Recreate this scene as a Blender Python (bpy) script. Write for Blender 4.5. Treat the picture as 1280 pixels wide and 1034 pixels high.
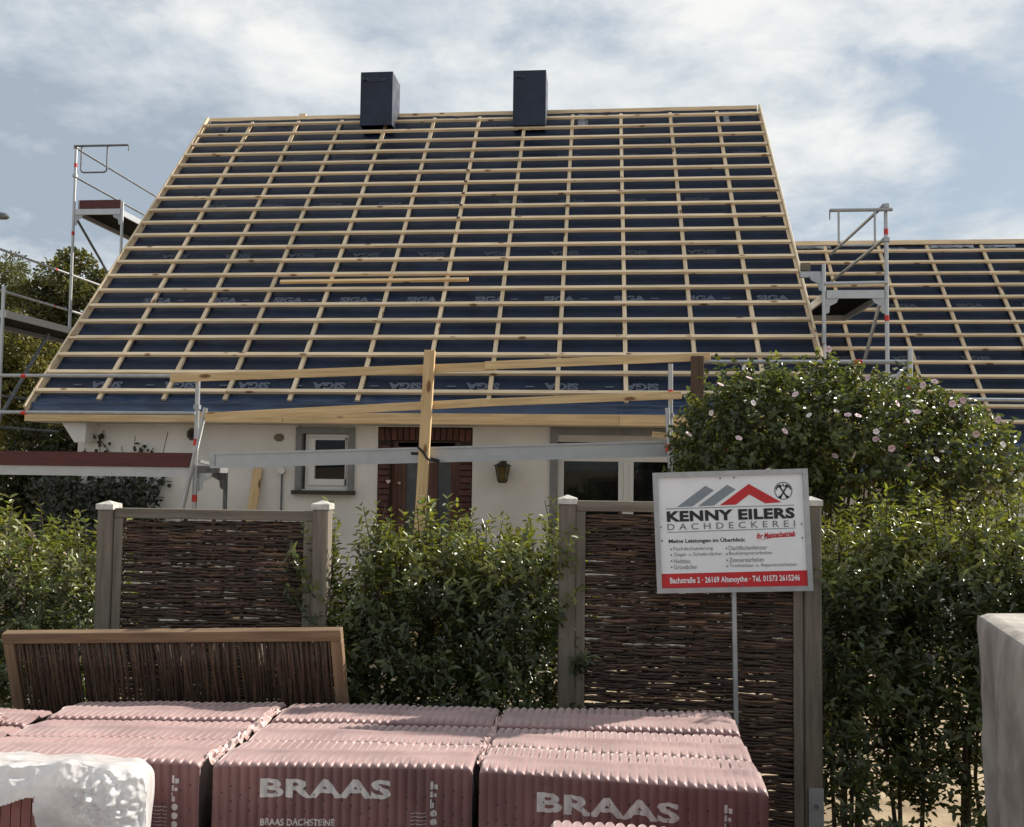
import bpy, bmesh, math, random
import numpy as np
from mathutils import Vector, Matrix, noise

# ------------------------------------------------------------------ clear
for o in list(bpy.data.objects):
    bpy.data.objects.remove(o, do_unlink=True)
scene = bpy.context.scene
COL = scene.collection
random.seed(7)
RNG = np.random.default_rng(11)
R = math.radians

# ------------------------------------------------------------------ camera
CAM_H = 2.05
YAW, PITCH, ROLL, FOC = R(-5.41), R(3.14), R(0.69), 1180.0
_f = Vector((math.sin(YAW)*math.cos(PITCH), math.cos(YAW)*math.cos(PITCH), math.sin(PITCH)))
_r = Vector((math.cos(YAW), -math.sin(YAW), 0))
_u = _r.cross(_f)
CR = _r*math.cos(ROLL) + _u*math.sin(ROLL)
CU = -_r*math.sin(ROLL) + _u*math.cos(ROLL)
cam = bpy.data.cameras.new('camera')
cam.sensor_fit = 'HORIZONTAL'; cam.sensor_width = 36.0
cam.lens = 36.0*FOC/1280.0
cam.clip_start = 0.05; cam.clip_end = 3000
camo = bpy.data.objects.new('camera', cam); COL.objects.link(camo)
M = Matrix.Identity(4)
for i in range(3):
    M[i][0] = CR[i]; M[i][1] = CU[i]; M[i][2] = -_f[i]
M[2][3] = CAM_H
camo.matrix_world = M
scene.camera = camo

def at(px, py, Y):
    """world point seen at a photo pixel, on the plane y = Y"""
    d = _f*FOC + CR*(px-640) + CU*(517-py)
    return d*(Y/d.y) + Vector((0, 0, CAM_H))
def xat(px, Y, py=560): return at(px, py, Y).x
def zat(py, Y, px=640): return at(px, py, Y).z

# ------------------------------------------------------------------ light
SUN = Vector((1.25, 0.85, 1.0)).normalized()          # towards the sun: behind the house, to the right
world = bpy.data.worlds.new('World'); scene.world = world
world.use_nodes = True
nt = world.node_tree; nt.nodes.clear()
def wn(t, **k):
    n = nt.nodes.new(t)
    for a, b in k.items(): setattr(n, a, b)
    return n
L = nt.links.new
sky = wn('ShaderNodeTexSky', sky_type='NISHITA', sun_disc=False)
sky.sun_elevation = math.asin(SUN.z); sky.sun_rotation = math.atan2(SUN.x, SUN.y)
sky.air_density = 1.0; sky.dust_density = 1.2; sky.ozone_density = 1.2
tc = wn('ShaderNodeTexCoord')
sep = wn('ShaderNodeSeparateXYZ'); L(tc.outputs['Generated'], sep.inputs[0])
def math_n(op, a, b=None, clamp=False):
    n = wn('ShaderNodeMath', operation=op, use_clamp=clamp)
    for i, v in enumerate((a, b)):
        if v is None: continue
        if isinstance(v, (int, float)): n.inputs[i].default_value = v
        else: L(v, n.inputs[i])
    return n.outputs[0]
zz = math_n('ADD', math_n('MAXIMUM', sep.outputs[2], 0.0), 0.22)     # flatten directions onto a cloud deck
cx = math_n('DIVIDE', sep.outputs[0], zz); cy = math_n('DIVIDE', sep.outputs[1], zz)
comb = wn('ShaderNodeCombineXYZ'); L(cx, comb.inputs[0]); L(cy, comb.inputs[1])
def wnoise(scale, detail, rough, off, dist=0.0):
    mp = wn('ShaderNodeMapping'); mp.inputs['Location'].default_value = off
    L(comb.outputs[0], mp.inputs[0])
    n = wn('ShaderNodeTexNoise'); n.inputs['Scale'].default_value = scale
    n.inputs['Detail'].default_value = detail; n.inputs['Roughness'].default_value = rough
    n.inputs['Distortion'].default_value = dist
    L(mp.outputs[0], n.inputs['Vector']); return n.outputs['Fac']
def ramp(fac, stops):
    r = wn('ShaderNodeValToRGB'); e = r.color_ramp.elements
    while len(e) < len(stops): e.new(0.5)
    for q, (p, c) in zip(e, stops): q.position = p; q.color = (*c, 1)
    L(fac, r.inputs[0]); return r.outputs[0]
big = wnoise(1.7, 10, 0.55, (3.1, 1.7, 0.0), 0.25)
fine = wnoise(5.5, 9, 0.60, (1.3, 8.2, 0.4), 0.15)
def lobe(x, y, rx, ry, amp):          # a broad cloud bank (+) or an opening (-) on the cloud deck
    ex = math_n('DIVIDE', math_n('SUBTRACT', cx, x), rx); ey = math_n('DIVIDE', math_n('SUBTRACT', cy, y), ry)
    q = math_n('ADD', math_n('MULTIPLY', ex, ex), math_n('MULTIPLY', ey, ey))
    return math_n('MULTIPLY', math_n('EXPONENT', math_n('MULTIPLY', q, -1.0)), amp)
def total(ls):
    s = ls[0]
    for l_ in ls[1:]: s = math_n('ADD', s, l_)
    return s
cov = total([math_n('MULTIPLY', big, 0.70), math_n('MULTIPLY', fine, 0.30), lobe(-.10, 1.41, .20, .09, -.13), lobe(.46, 1.47, .10, .06, -.10),
             lobe(.62, 1.60, .10, .05, -.06), lobe(.86, 1.95, .30, .28, -.03), lobe(.22, 1.75, .34, .26, .12), lobe(-.48, 1.42, .26, .14, .10), lobe(-1.1, 1.7, .5, .5, .10)])
mask = ramp(cov, [(0.40, (0, 0, 0)), (0.50, (0.75,)*3), (0.58, (1, 1, 1))])
shade_n = wnoise(1.5, 9, 0.55, (7.0, 2.2, 1.0), 0.4)
shade = total([math_n('MULTIPLY', shade_n, 0.6), math_n('MULTIPLY', fine, 0.4), lobe(-1.1, 1.65, .50, .6, -.16), lobe(.25, 1.72, .40, .30, .05), lobe(-.45, 1.42, .2, .1, .05)])
ccol = ramp(shade, [(0.34, (2.5, 2.95, 3.5)), (0.48, (4.3, 4.65, 4.95)), (0.60, (6.0, 6.05, 5.9))])
# thin blue between the clouds, whitened by haze
hz = wn('ShaderNodeMixRGB', blend_type='MIX'); hz.inputs[0].default_value = 0.8
L(sky.outputs[0], hz.inputs[1]); hz.inputs[2].default_value = (2.5, 3.0, 3.5, 1)
mixc = wn('ShaderNodeMixRGB'); L(mask, mixc.inputs[0]); L(hz.outputs[0], mixc.inputs[1]); L(ccol, mixc.inputs[2])
bg = wn('ShaderNodeBackground'); bg.inputs['Strength'].default_value = 0.10
L(mixc.outputs[0], bg.inputs['Color'])
wo = wn('ShaderNodeOutputWorld'); L(bg.outputs[0], wo.inputs[0])

sl = bpy.data.lights.new('sun', 'SUN'); sl.energy = 4.8; sl.angle = R(0.8); sl.color = (1.0, 0.93, 0.83)
so = bpy.data.objects.new('sun', sl); COL.objects.link(so)
so.rotation_euler = (-SUN).to_track_quat('-Z', 'Y').to_euler(); so.location = (20, 20, 30)
vs = scene.view_settings
vs.view_transform = 'Standard'; vs.look = 'None'; vs.gamma = 1.0; vs.exposure = 0.65
vs.use_curve_mapping = False
scene.render.engine = 'CYCLES'
scene.cycles.max_bounces = 6; scene.cycles.transparent_max_bounces = 12

# ------------------------------------------------------------------ materials
def mat(name, col, rough=0.6, var=0.15, scale=6.0, bump=0.0, bscale=40.0, metal=0.0, stretch=None,
        col2=None, spec=0.5, attr=None, transl=0.0, objrand=0.0, c3=None, detail=5, knots=None):
    m = bpy.data.materials.new(name); m.use_nodes = True
    t = m.node_tree; N = t.nodes; K = t.links.new
    b = N['Principled BSDF']
    b.inputs['Roughness'].default_value = rough; b.inputs['Metallic'].default_value = metal
    b.inputs['Specular IOR Level'].default_value = spec
    tcn = N.new('ShaderNodeTexCoord'); vec = tcn.outputs['Object']
    if stretch:
        mp = N.new('ShaderNodeMapping'); mp.inputs['Scale'].default_value = stretch
        K(vec, mp.inputs[0]); vec = mp.outputs[0]
    if objrand:
        oi = N.new('ShaderNodeObjectInfo'); ad = N.new('ShaderNodeVectorMath'); ad.operation = 'ADD'
        sc = N.new('ShaderNodeMath'); sc.operation = 'MULTIPLY'; sc.inputs[1].default_value = 37.0
        K(oi.outputs['Random'], sc.inputs[0]); K(vec, ad.inputs[0]); K(sc.outputs[0], ad.inputs[1]); vec = ad.outputs[0]
    nz = N.new('ShaderNodeTexNoise'); nz.inputs['Scale'].default_value = scale; nz.inputs['Detail'].default_value = detail
    K(vec, nz.inputs['Vector'])
    rp = N.new('ShaderNodeValToRGB'); e = rp.color_ramp.elements
    lo = [max(0, c*(1-var)) for c in col]; hi = [min(1, c*(1+var)) for c in col]
    if col2: lo, hi = col, col2
    e[0].position = 0.34; e[1].position = 0.66; e[0].color = (*lo, 1); e[1].color = (*hi, 1)
    if c3: q = e.new(0.8); q.color = (*c3, 1)
    K(nz.outputs['Fac'], rp.inputs[0]); cout = rp.outputs[0]
    if attr:
        at_ = N.new('ShaderNodeAttribute'); at_.attribute_name = attr
        mx = N.new('ShaderNodeMixRGB'); mx.blend_type = 'MULTIPLY'; mx.inputs[0].default_value = 1
        K(cout, mx.inputs[1]); K(at_.outputs['Color'], mx.inputs[2]); cout = mx.outputs[0]
    if objrand:
        hv = N.new('ShaderNodeHueSaturation'); mr = N.new('ShaderNodeMapRange')
        mr.inputs['To Min'].default_value = 1-objrand; mr.inputs['To Max'].default_value = 1+objrand
        K(oi.outputs['Random'], mr.inputs[0]); K(mr.outputs[0], hv.inputs['Value']); K(cout, hv.inputs['Color']); cout = hv.outputs[0]
    if knots:                       # dark elliptical knots along the grain
        mk = N.new('ShaderNodeMapping'); mk.inputs['Scale'].default_value = knots
        K(tcn.outputs['Object'], mk.inputs[0])
        av = N.new('ShaderNodeVectorMath'); av.operation = 'ADD'; K(mk.outputs[0], av.inputs[0]); K(sc.outputs[0], av.inputs[1])
        vo = N.new('ShaderNodeTexVoronoi'); vo.inputs['Scale'].default_value = 1.0; K(av.outputs[0], vo.inputs['Vector'])
        kr = N.new('ShaderNodeValToRGB'); ke = kr.color_ramp.elements
        ke[0].position = .10; ke[0].color = (.32, .20, .12, 1); ke[1].position = .17; ke[1].color = (1, 1, 1, 1)
        K(vo.outputs['Distance'], kr.inputs[0])
        mk2 = N.new('ShaderNodeMixRGB'); mk2.blend_type = 'MULTIPLY'; mk2.inputs[0].default_value = 1
        K(cout, mk2.inputs[1]); K(kr.outputs[0], mk2.inputs[2]); cout = mk2.outputs[0]
    K(cout, b.inputs['Base Color'])
    if bump:
        n2 = N.new('ShaderNodeTexNoise'); n2.inputs['Scale'].default_value = bscale; n2.inputs['Detail'].default_value = 6
        K(vec, n2.inputs['Vector'])
        bp = N.new('ShaderNodeBump'); bp.inputs['Strength'].default_value = bump; bp.inputs['Distance'].default_value = 0.01
        K(n2.outputs['Fac'], bp.inputs['Height']); K(bp.outputs[0], b.inputs['Normal'])
    if transl:
        tr = N.new('ShaderNodeBsdfTranslucent'); ms = N.new('ShaderNodeMixShader'); ms.inputs[0].default_value = transl
        hv2 = N.new('ShaderNodeMixRGB'); hv2.blend_type = 'MULTIPLY'; hv2.inputs[0].default_value = 1
        hv2.inputs[2].default_value = (1.5, 1.5, 0.6, 1); K(cout, hv2.inputs[1])
        K(hv2.outputs[0], tr.inputs['Color'])
        K(b.outputs[0], ms.inputs[1]); K(tr.outputs[0], ms.inputs[2]); K(ms.outputs[0], N['Material Output'].inputs[0])
    return m

G = {}
G['lath'] = mat('lath_wood', (0.58, 0.44, 0.275), 0.62, stretch=(1, 14, 14), scale=2.2, col2=(0.76, 0.61, 0.42), objrand=0.16, bump=0.15, bscale=12, knots=(2.6, 7, 7))
G['board'] = mat('raw_board_wood', (0.48, 0.325, 0.155), 0.6, stretch=(1, 18, 18), scale=2.0, col2=(0.66, 0.47, 0.25), objrand=0.12, bump=0.2, bscale=10, c3=(0.30, 0.17, 0.07), knots=(2.2, 6, 6))
G['brown_wood'] = mat('brown_stained_wood', (0.055, 0.026, 0.014), 0.6, stretch=(1, 14, 14), scale=2.5, col2=(0.10, 0.05, 0.028), bump=0.3, bscale=14)
G['fence_wood'] = mat('weathered_fence_wood', (0.115, 0.098, 0.075), 0.75, stretch=(1, 12, 12), scale=2.6, col2=(0.20, 0.17, 0.13), objrand=0.15, bump=0.35, bscale=16, c3=(0.10, 0.10, 0.06))
G['tan_wood'] = mat('tan_fence_frame_wood', (0.15, 0.09, 0.05), 0.7, stretch=(1, 12, 12), scale=2.6, col2=(0.25, 0.16, 0.09), objrand=0.12, bump=0.3, bscale=16)
G['willow'] = mat('willow_rod_bark', (0.024, 0.013, 0.008), 0.5, stretch=(3, 30, 30), scale=3, col2=(0.078, 0.044, 0.026), attr='tint', bump=0.3, bscale=30)
G['stick'] = mat('willow_stick_bark', (0.035, 0.019, 0.011), 0.55, stretch=(3, 30, 30), scale=3, col2=(0.095, 0.052, 0.028), objrand=0.45, bump=0.3, bscale=30)
G['post_cap'] = mat('pale_post_cap', (0.50, 0.48, 0.43), 0.5, var=0.2, scale=30)
G['underlay'] = mat('navy_roof_underlay', (0.005, 0.010, 0.024), 0.45, scale=2.2, col2=(0.009, 0.019, 0.046), bump=0.6, bscale=7, spec=0.26)
G['foil'] = mat('blue_drip_foil', (0.012, 0.026, 0.060), 0.28, scale=2.0, col2=(0.022, 0.048, 0.11), stretch=(1, 6, 6), bump=0.5, bscale=7)
G['print'] = mat('grey_underlay_print', (0.085, 0.10, 0.135), 0.6, var=0.5, scale=9)
G['print_faint'] = mat('faint_underlay_print', (0.038, 0.048, 0.07), 0.6, var=0.6, scale=9)
G['wrap'] = mat('navy_chimney_wrap', (0.006, 0.011, 0.030), 0.5, scale=4, col2=(0.010, 0.02, 0.048), bump=0.4, bscale=6, spec=0.4)
G['render'] = mat('white_wall_render', (0.55, 0.53, 0.49), 0.85, scale=1.3, col2=(0.70, 0.685, 0.65), bump=0.35, bscale=60)
G['soffit'] = mat('pale_soffit', (0.46, 0.44, 0.41), 0.7, var=0.12, scale=5)
G['grey_trim'] = mat('grey_window_surround', (0.17, 0.175, 0.175), 0.6, var=0.12, scale=9)
G['upvc'] = mat('white_window_plastic', (0.62, 0.62, 0.60), 0.35, var=0.05, scale=3)
G['sill'] = mat('dark_clay_sill', (0.028, 0.018, 0.015), 0.5, var=0.3, scale=20)
G['brick'] = mat('dark_red_brick', (0.050, 0.016, 0.012), 0.75, scale=12, col2=(0.095, 0.033, 0.022), objrand=0.3, bump=0.4, bscale=50)
G['mortar'] = mat('brown_mortar', (0.035, 0.024, 0.02), 0.9, var=0.2, scale=30)
G['door'] = mat('mahogany_door_wood', (0.045, 0.012, 0.007), 0.4, stretch=(12, 12, 1), scale=2.5, col2=(0.115, 0.036, 0.02), bump=0.15, bscale=10)
G['dark_room'] = mat('dark_room', (0.02, 0.02, 0.02), 0.9, var=0.3, scale=2)
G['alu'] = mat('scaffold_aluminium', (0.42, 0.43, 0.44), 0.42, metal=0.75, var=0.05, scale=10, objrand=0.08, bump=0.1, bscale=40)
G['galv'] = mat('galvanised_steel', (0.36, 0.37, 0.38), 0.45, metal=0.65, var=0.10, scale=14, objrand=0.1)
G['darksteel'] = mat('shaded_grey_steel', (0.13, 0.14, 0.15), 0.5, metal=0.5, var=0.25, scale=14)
G['ring'] = mat('red_ring_paint', (0.50, 0.025, 0.015), 0.5, var=0.15, scale=20)
G['toe'] = mat('maroon_toe_board', (0.075, 0.012, 0.010), 0.6, var=0.25, scale=4, stretch=(1, 10, 10))
G['ply'] = mat('black_deck_plywood', (0.004, 0.004, 0.004), 0.9, var=0.3, scale=5, spec=0.1)
G['sign_white'] = mat('sign_white', (0.76, 0.77, 0.78), 0.4, var=0.04, scale=8)
G['sign_red'] = mat('sign_red', (0.50, 0.012, 0.018), 0.4, var=0.06, scale=8)
G['sign_grey'] = mat('sign_grey', (0.20, 0.235, 0.265), 0.4, var=0.04, scale=8)
G['sign_black'] = mat('sign_black', (0.008, 0.008, 0.009), 0.4, var=0.05, scale=8)
G['sign_text'] = mat('sign_text_grey', (0.17, 0.17, 0.18), 0.4, var=0.05, scale=8)
G['print_white'] = mat('pack_print_white', (0.52, 0.48, 0.46), 0.5, var=0.12, scale=30)
G['lantern'] = mat('black_lantern_iron', (0.016, 0.014, 0.012), 0.5, var=0.2, scale=20)
G['amber'] = mat('amber_lantern_glass', (0.10, 0.075, 0.025), 0.2, var=0.3, scale=20)
G['stem'] = mat('shrub_stem_bark', (0.055, 0.042, 0.028), 0.8, var=0.35, scale=20)
G['bark'] = mat('tree_bark', (0.07, 0.055, 0.04), 0.85, var=0.4, scale=9, bump=0.5, bscale=20)
G['laurel'] = mat('laurel_leaf', (0.055, 0.080, 0.032), 0.36, var=0.25, scale=3, attr='tint', transl=0.36, spec=0.7)
G['hib'] = mat('hibiscus_leaf', (0.066, 0.092, 0.040), 0.40, var=0.25, scale=3, attr='tint', transl=0.38, spec=0.5)
G['tree'] = mat('tree_leaf', (0.085, 0.10, 0.040), 0.55, var=0.25, scale=1, attr='tint', transl=0.28)
G['ivy'] = mat('ivy_leaf', (0.020, 0.028, 0.013), 0.4, var=0.3, scale=6, attr='tint', transl=0.1)
G['petal'] = mat('pink_petal', (0.64, 0.46, 0.48), 0.6, var=0.12, scale=30)
G['petal_w'] = mat('pale_petal', (0.70, 0.62, 0.60), 0.6, var=0.1, scale=30)
G['tarp'] = mat('grey_tarpaulin', (0.20, 0.175, 0.15), 0.7, scale=2.6, col2=(0.40, 0.365, 0.325), stretch=(2.2, 2.2, .8), bump=0.55, bscale=10, c3=(0.24, 0.225, 0.16), detail=8)
G['rubber'] = mat('black_rubber', (0.012, 0.012, 0.012), 0.7, var=0.2, scale=20)
G['pallet'] = mat('pallet_wood', (0.22, 0.15, 0.09), 0.8, stretch=(1, 10, 10), scale=3, col2=(0.36, 0.27, 0.17), bump=0.3)
G['pinky'] = mat('pale_plastic_heart', (0.55, 0.42, 0.40), 0.5, var=0.05)

def glass_mat(name, tint, rough=0.03):
    m = bpy.data.materials.new(name); m.use_nodes = True
    b = m.node_tree.nodes['Principled BSDF']
    b.inputs['Base Color'].default_value = (*tint, 1); b.inputs['Roughness'].default_value = rough
    b.inputs['Specular IOR Level'].default_value = 0.5
    t = m.node_tree; tr = t.nodes.new('ShaderNodeBsdfTransparent'); ms = t.nodes.new('ShaderNodeMixShader')
    ms.inputs[0].default_value = 0.45
    tr.inputs[0].default_value = (0.75, 0.8, 0.8, 1)
    t.links.new(tr.outputs[0], ms.inputs[1]); t.links.new(b.outputs[0], ms.inputs[2])
    t.links.new(ms.outputs[0], t.nodes['Material Output'].inputs[0])
    return m
G['glass'] = glass_mat('window_glass', (0.012, 0.015, 0.014))
G['door_glass'] = mat('frosted_door_glass', (0.060, 0.066, 0.074), 0.25, var=0.2, scale=5)

def film_mat():
    """dusty red shrink film over roof tiles, punched with rows of small holes"""
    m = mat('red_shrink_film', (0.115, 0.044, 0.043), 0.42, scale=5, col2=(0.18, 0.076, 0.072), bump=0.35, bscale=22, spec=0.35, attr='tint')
    t = m.node_tree; N = t.nodes; K = t.links.new; b = N['Principled BSDF']
    b.inputs['Coat Weight'].default_value = 0.4; b.inputs['Coat Roughness'].default_value = 0.55
    b.inputs['Sheen Weight'].default_value = 0.6; b.inputs['Sheen Roughness'].default_value = 0.45; b.inputs['Sheen Tint'].default_value = (1, .86, .82, 1)
    return m
G['film'] = film_mat()
def white_film():
    m = mat('white_stretch_film', (0.74, 0.72, 0.70), 0.34, scale=5, col2=(0.88, 0.87, 0.86), bump=0.7, bscale=13, spec=0.5)
    t = m.node_tree; N = t.nodes; K = t.links.new; b = N['Principled BSDF']
    tr = N.new('ShaderNodeBsdfTransparent'); ms = N.new('ShaderNodeMixShader')
    tc_ = N.new('ShaderNodeTexCoord'); nz = N.new('ShaderNodeTexNoise'); nz.inputs['Scale'].default_value = 5
    nz.inputs['Detail'].default_value = 5
    K(tc_.outputs['Object'], nz.inputs['Vector'])
    mr = N.new('ShaderNodeMapRange'); mr.inputs['From Min'].default_value = .38; mr.inputs['From Max'].default_value = .62
    mr.inputs['To Min'].default_value = .84; mr.inputs['To Max'].default_value = 1.0
    K(nz.outputs['Fac'], mr.inputs[0]); K(mr.outputs[0], ms.inputs[0])
    tl_ = N.new('ShaderNodeBsdfTranslucent'); tl_.inputs[0].default_value = (.85, .84, .83, 1)
    m2 = N.new('ShaderNodeMixShader'); m2.inputs[0].default_value = .35
    K(b.outputs[0], m2.inputs[1]); K(tl_.outputs[0], m2.inputs[2])
    K(tr.outputs[0], ms.inputs[1]); K(m2.outputs[0], ms.inputs[2]); K(ms.outputs[0], N['Material Output'].inputs[0])
    return m
G['white_film'] = white_film()

# ------------------------------------------------------------------ building helpers
WM = {}
def link(name, me, m=None, parent=None, M=None):
    o = bpy.data.objects.new(name, me); COL.objects.link(o)
    M = M or Matrix.Identity(4)
    if parent is not None:
        o.parent = parent; o.matrix_parent_inverse = WM[parent.name].inverted()
    o.matrix_basis = M; WM[o.name] = M.copy()
    if m is not None and me is not None and not me.materials: me.materials.append(m)
    return o
def thing(name, label, cat, loc=(0, 0, 0), group=None):
    o = link(name, None, None, None, Matrix.Translation(loc)); o.empty_display_size = 0.2
    return tag(o, label, cat, group)
def tag(o, label, cat=None, group=None):
    o['label'] = label
    if cat: o['category'] = cat
    if group: o['group'] = group
    return o
class MB:
    def __init__(s): s.v = []; s.f = []; s.c = []
    def add(s, vs_, fs, col=None):
        n = len(s.v); s.v += [tuple(v) for v in vs_]; s.f += [tuple(n+i for i in f) for f in fs]
        s.c += [col or (1, 1, 1)]*len(vs_); return s
    def box(s, a, b, col=None):
        (x0, y0, z0), (x1, y1, z1) = a, b
        return s.add([(x0,y0,z0),(x1,y0,z0),(x1,y1,z0),(x0,y1,z0),(x0,y0,z1),(x1,y0,z1),(x1,y1,z1),(x0,y1,z1)],
                     [(0,3,2,1),(4,5,6,7),(0,1,5,4),(1,2,6,5),(2,3,7,6),(3,0,4,7)], col)
    def bar(s, p, q, w, h, up=(0, 0, 1), col=None):
        p = Vector(p); q = Vector(q); d = (q-p).normalized(); up = Vector(up)
        if abs(d.dot(up)) > .98: up = Vector((0, 1, 0))
        sd = d.cross(up).normalized()*w/2; u = sd.cross(d).normalized()*h/2
        return s.add([p-sd-u,p+sd-u,p+sd+u,p-sd+u,q-sd-u,q+sd-u,q+sd+u,q-sd+u],
                     [(3,2,1,0),(4,5,6,7),(0,1,5,4),(1,2,6,5),(2,3,7,6),(3,0,4,7)], col)
    def path(s, pts, r, n=6, col=None, caps=True):
        pts = [Vector(p) for p in pts]; rings = []; k0 = len(s.v)
        for i, p in enumerate(pts):
            d = (pts[min(i+1, len(pts)-1)]-pts[max(i-1, 0)]).normalized()
            up = Vector((0, 0, 1)) if abs(d.z) < .9 else Vector((0, 1, 0))
            a = d.cross(up).normalized(); b = a.cross(d)
            rr = r[i] if isinstance(r, (list, tuple)) else r
            rings.append([p+(a*math.cos(t)+b*math.sin(t))*rr for t in [2*math.pi*j/n for j in range(n)]])
        vs_ = [v for g in rings for v in g]; fs = []
        for i in range(len(pts)-1):
            for j in range(n):
                fs.append((i*n+j, i*n+(j+1) % n, (i+1)*n+(j+1) % n, (i+1)*n+j))
        if caps:
            fs.append(tuple(reversed(range(n)))); fs.append(tuple((len(pts)-1)*n+j for j in range(n)))
        return s.add(vs_, fs, col)
    def tube(s, p, q, r, n=10, col=None): return s.path([p, q], r, n, col)
    def mesh(s, name, smooth=False, bevel=0):
        me = bpy.data.meshes.new(name); me.from_pydata(s.v, [], s.f); me.update()
        if any(c != (1, 1, 1) for c in s.c):
            ca = me.color_attributes.new('tint', 'FLOAT_COLOR', 'POINT')
            ca.data.foreach_set('color', np.array([(*c, 1) for c in s.c], dtype=np.float32).ravel())
        if bevel:
            bm = bmesh.new(); bm.from_mesh(me)
            bmesh.ops.bevel(bm, geom=bm.edges[:], offset=bevel, segments=1, affect='EDGES', profile=.5)
            bm.to_mesh(me); bm.free()
        if smooth: me.polygons.foreach_set('use_smooth', [True]*len(me.polygons))
        return me
    def build(s, name, m, parent=None, smooth=False, bevel=0, M=None):
        return link(name, s.mesh(name, smooth, bevel), m, parent, M)
_beam = {}
def beam(name, p, q, w, h, m, parent=None, up=(0, 0, 1), bevel=0.003):
    """timber from p to q, its length along local x so the grain follows it; w sideways, h along up"""
    p = Vector(p); q = Vector(q); d = q-p; ln = d.length; d.normalize(); up = Vector(up)
    if abs(d.dot(up)) > .98: up = Vector((0, -1, 0))
    sd = up.cross(d).normalized(); u = d.cross(sd)
    key = (round(ln, 2), w, h, bevel, m.name)
    if key not in _beam:
        b = MB(); b.box((-ln/2, -w/2, -h/2), (ln/2, w/2, h/2)); me = b.mesh('timber', bevel=bevel); me.materials.append(m)
        _beam[key] = me
    M = Matrix.Identity(4); c = (p+q)/2
    for i in range(3): M[i][0] = d[i]; M[i][1] = sd[i]; M[i][2] = u[i]; M[i][3] = c[i]
    return link(name, _beam[key], None, parent, M)
def tubeo(name, p, q, r, m, parent=None, n=12):
    return MB().tube(p, q, r, n).build(name, m, parent, smooth=False)
_txt = {}
def text_mesh(s, bold=0.0, spacing=1.0, shear=0.0):
    """flat lettering, centred, scaled to width 1 and height 1 (cap height)"""
    k = (s, bold, spacing, shear)
    if k in _txt: return _txt[k].copy()
    cu = bpy.data.curves.new('lettering', 'FONT'); cu.body = s; cu.offset = bold; cu.space_character = spacing; cu.shear = shear
    cu.resolution_u = 3; cu.fill_mode = 'FRONT'
    ob = bpy.data.objects.new('lettering', cu); COL.objects.link(ob)
    bpy.context.view_layer.update()
    me = bpy.data.meshes.new_from_object(ob.evaluated_get(bpy.context.evaluated_depsgraph_get()))
    bpy.data.objects.remove(ob); me.materials.clear()
    v = np.empty(len(me.vertices)*3, dtype=np.float32); me.vertices.foreach_get('co', v); v = v.reshape(-1, 3)
    lo = v.min(0); hi = v.max(0)
    v[:, 0] = (v[:, 0]-(lo[0]+hi[0])/2)/(hi[0]-lo[0]); v[:, 1] = (v[:, 1]-(lo[1]+hi[1])/2)/(hi[1]-lo[1]); v[:, 2] = 0
    me.vertices.foreach_set('co', v.ravel()); me.update()
    _txt[k] = me; return me.copy()
def lettering(name, s, c, ax, ay, w, h, m, parent, bold=0.0, spacing=1.0, shear=0.0):
    """lettering centred at c, running along ax, upright along ay"""
    me = text_mesh(s, bold, spacing, shear)
    ax = Vector(ax).normalized(); ay = Vector(ay).normalized(); az = ax.cross(ay)
    M = Matrix.Identity(4)
    for i in range(3): M[i][0] = ax[i]*w; M[i][1] = ay[i]*h; M[i][2] = az[i]; M[i][3] = c[i]
    return link(name, me, m, parent, M)
def leaf_mesh(name, P, D, Nn, Ln, Wd, tint, fold=0.25, droop=0.15):
    """many leaves: base point, direction, face normal, length, width; each a folded six-sided blade"""
    P = np.asarray(P); n = len(P)
    D = D/np.linalg.norm(D, axis=1, keepdims=True)
    S = np.cross(D, Nn); S /= np.linalg.norm(S, axis=1, keepdims=True)+1e-9
    U = np.cross(S, D)
    Ln = Ln[:, None]; Wd = Wd[:, None]
    def pt(a, b, c): return P + D*Ln*a + S*Wd*b + U*(Wd*c*fold - Ln*droop*a*a)
    vs_ = np.stack([pt(0, 0, 0), pt(.32, .5, 1), pt(.70, .40, .8), pt(1, 0, 0), pt(.70, -.40, .8), pt(.32, -.5, 1)], 1).reshape(-1, 3)
    base = np.arange(n)[:, None]*6
    fa = np.concatenate([base+np.array([0, 1, 2, 3]), base+np.array([0, 3, 4, 5])], 1).reshape(-1)
    me = bpy.data.meshes.new(name); me.vertices.add(n*6); me.vertices.foreach_set('co', vs_.astype(np.float32).ravel())
    me.loops.add(n*8); me.loops.foreach_set('vertex_index', fa.astype(np.int32))
    me.polygons.add(n*2); me.polygons.foreach_set('loop_start', np.arange(0, n*8, 4, dtype=np.int32))
    me.update(calc_edges=True)
    ca = me.color_attributes.new('tint', 'FLOAT_COLOR', 'POINT')
    c = np.ones((n*6, 4), dtype=np.float32); c[:, :3] = np.repeat(tint, 6, axis=0); ca.data.foreach_set('color', c.ravel())
    return me
# ------------------------------------------------------------------ the setting
def struct(o): o['kind'] = 'structure'; return o
gb = MB(); S = 400
gm = mat('garden_soil', (0.24, 0.175, 0.105), 0.95, scale=3.2, col2=(0.46, 0.36, 0.24), bump=0.6, bscale=30, c3=(0.12, 0.11, 0.06), detail=9)
gb.add([(-S,-S,0),(S,-S,0),(S,S,0),(-S,S,0)], [(0,1,2,3)]); struct(gb.build('ground', gm))
pv = MB(); pv.add([(-12,-6,.004),(12,-6,.004),(12,4.95,.004),(-12,4.95,.004)], [(0,1,2,3)])
pm = mat('grey_pavement', (0.20, 0.19, 0.18), 0.9, var=0.25, scale=5, bump=0.3, bscale=60, detail=8)
struct(pv.build('pavement', pm))

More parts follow.
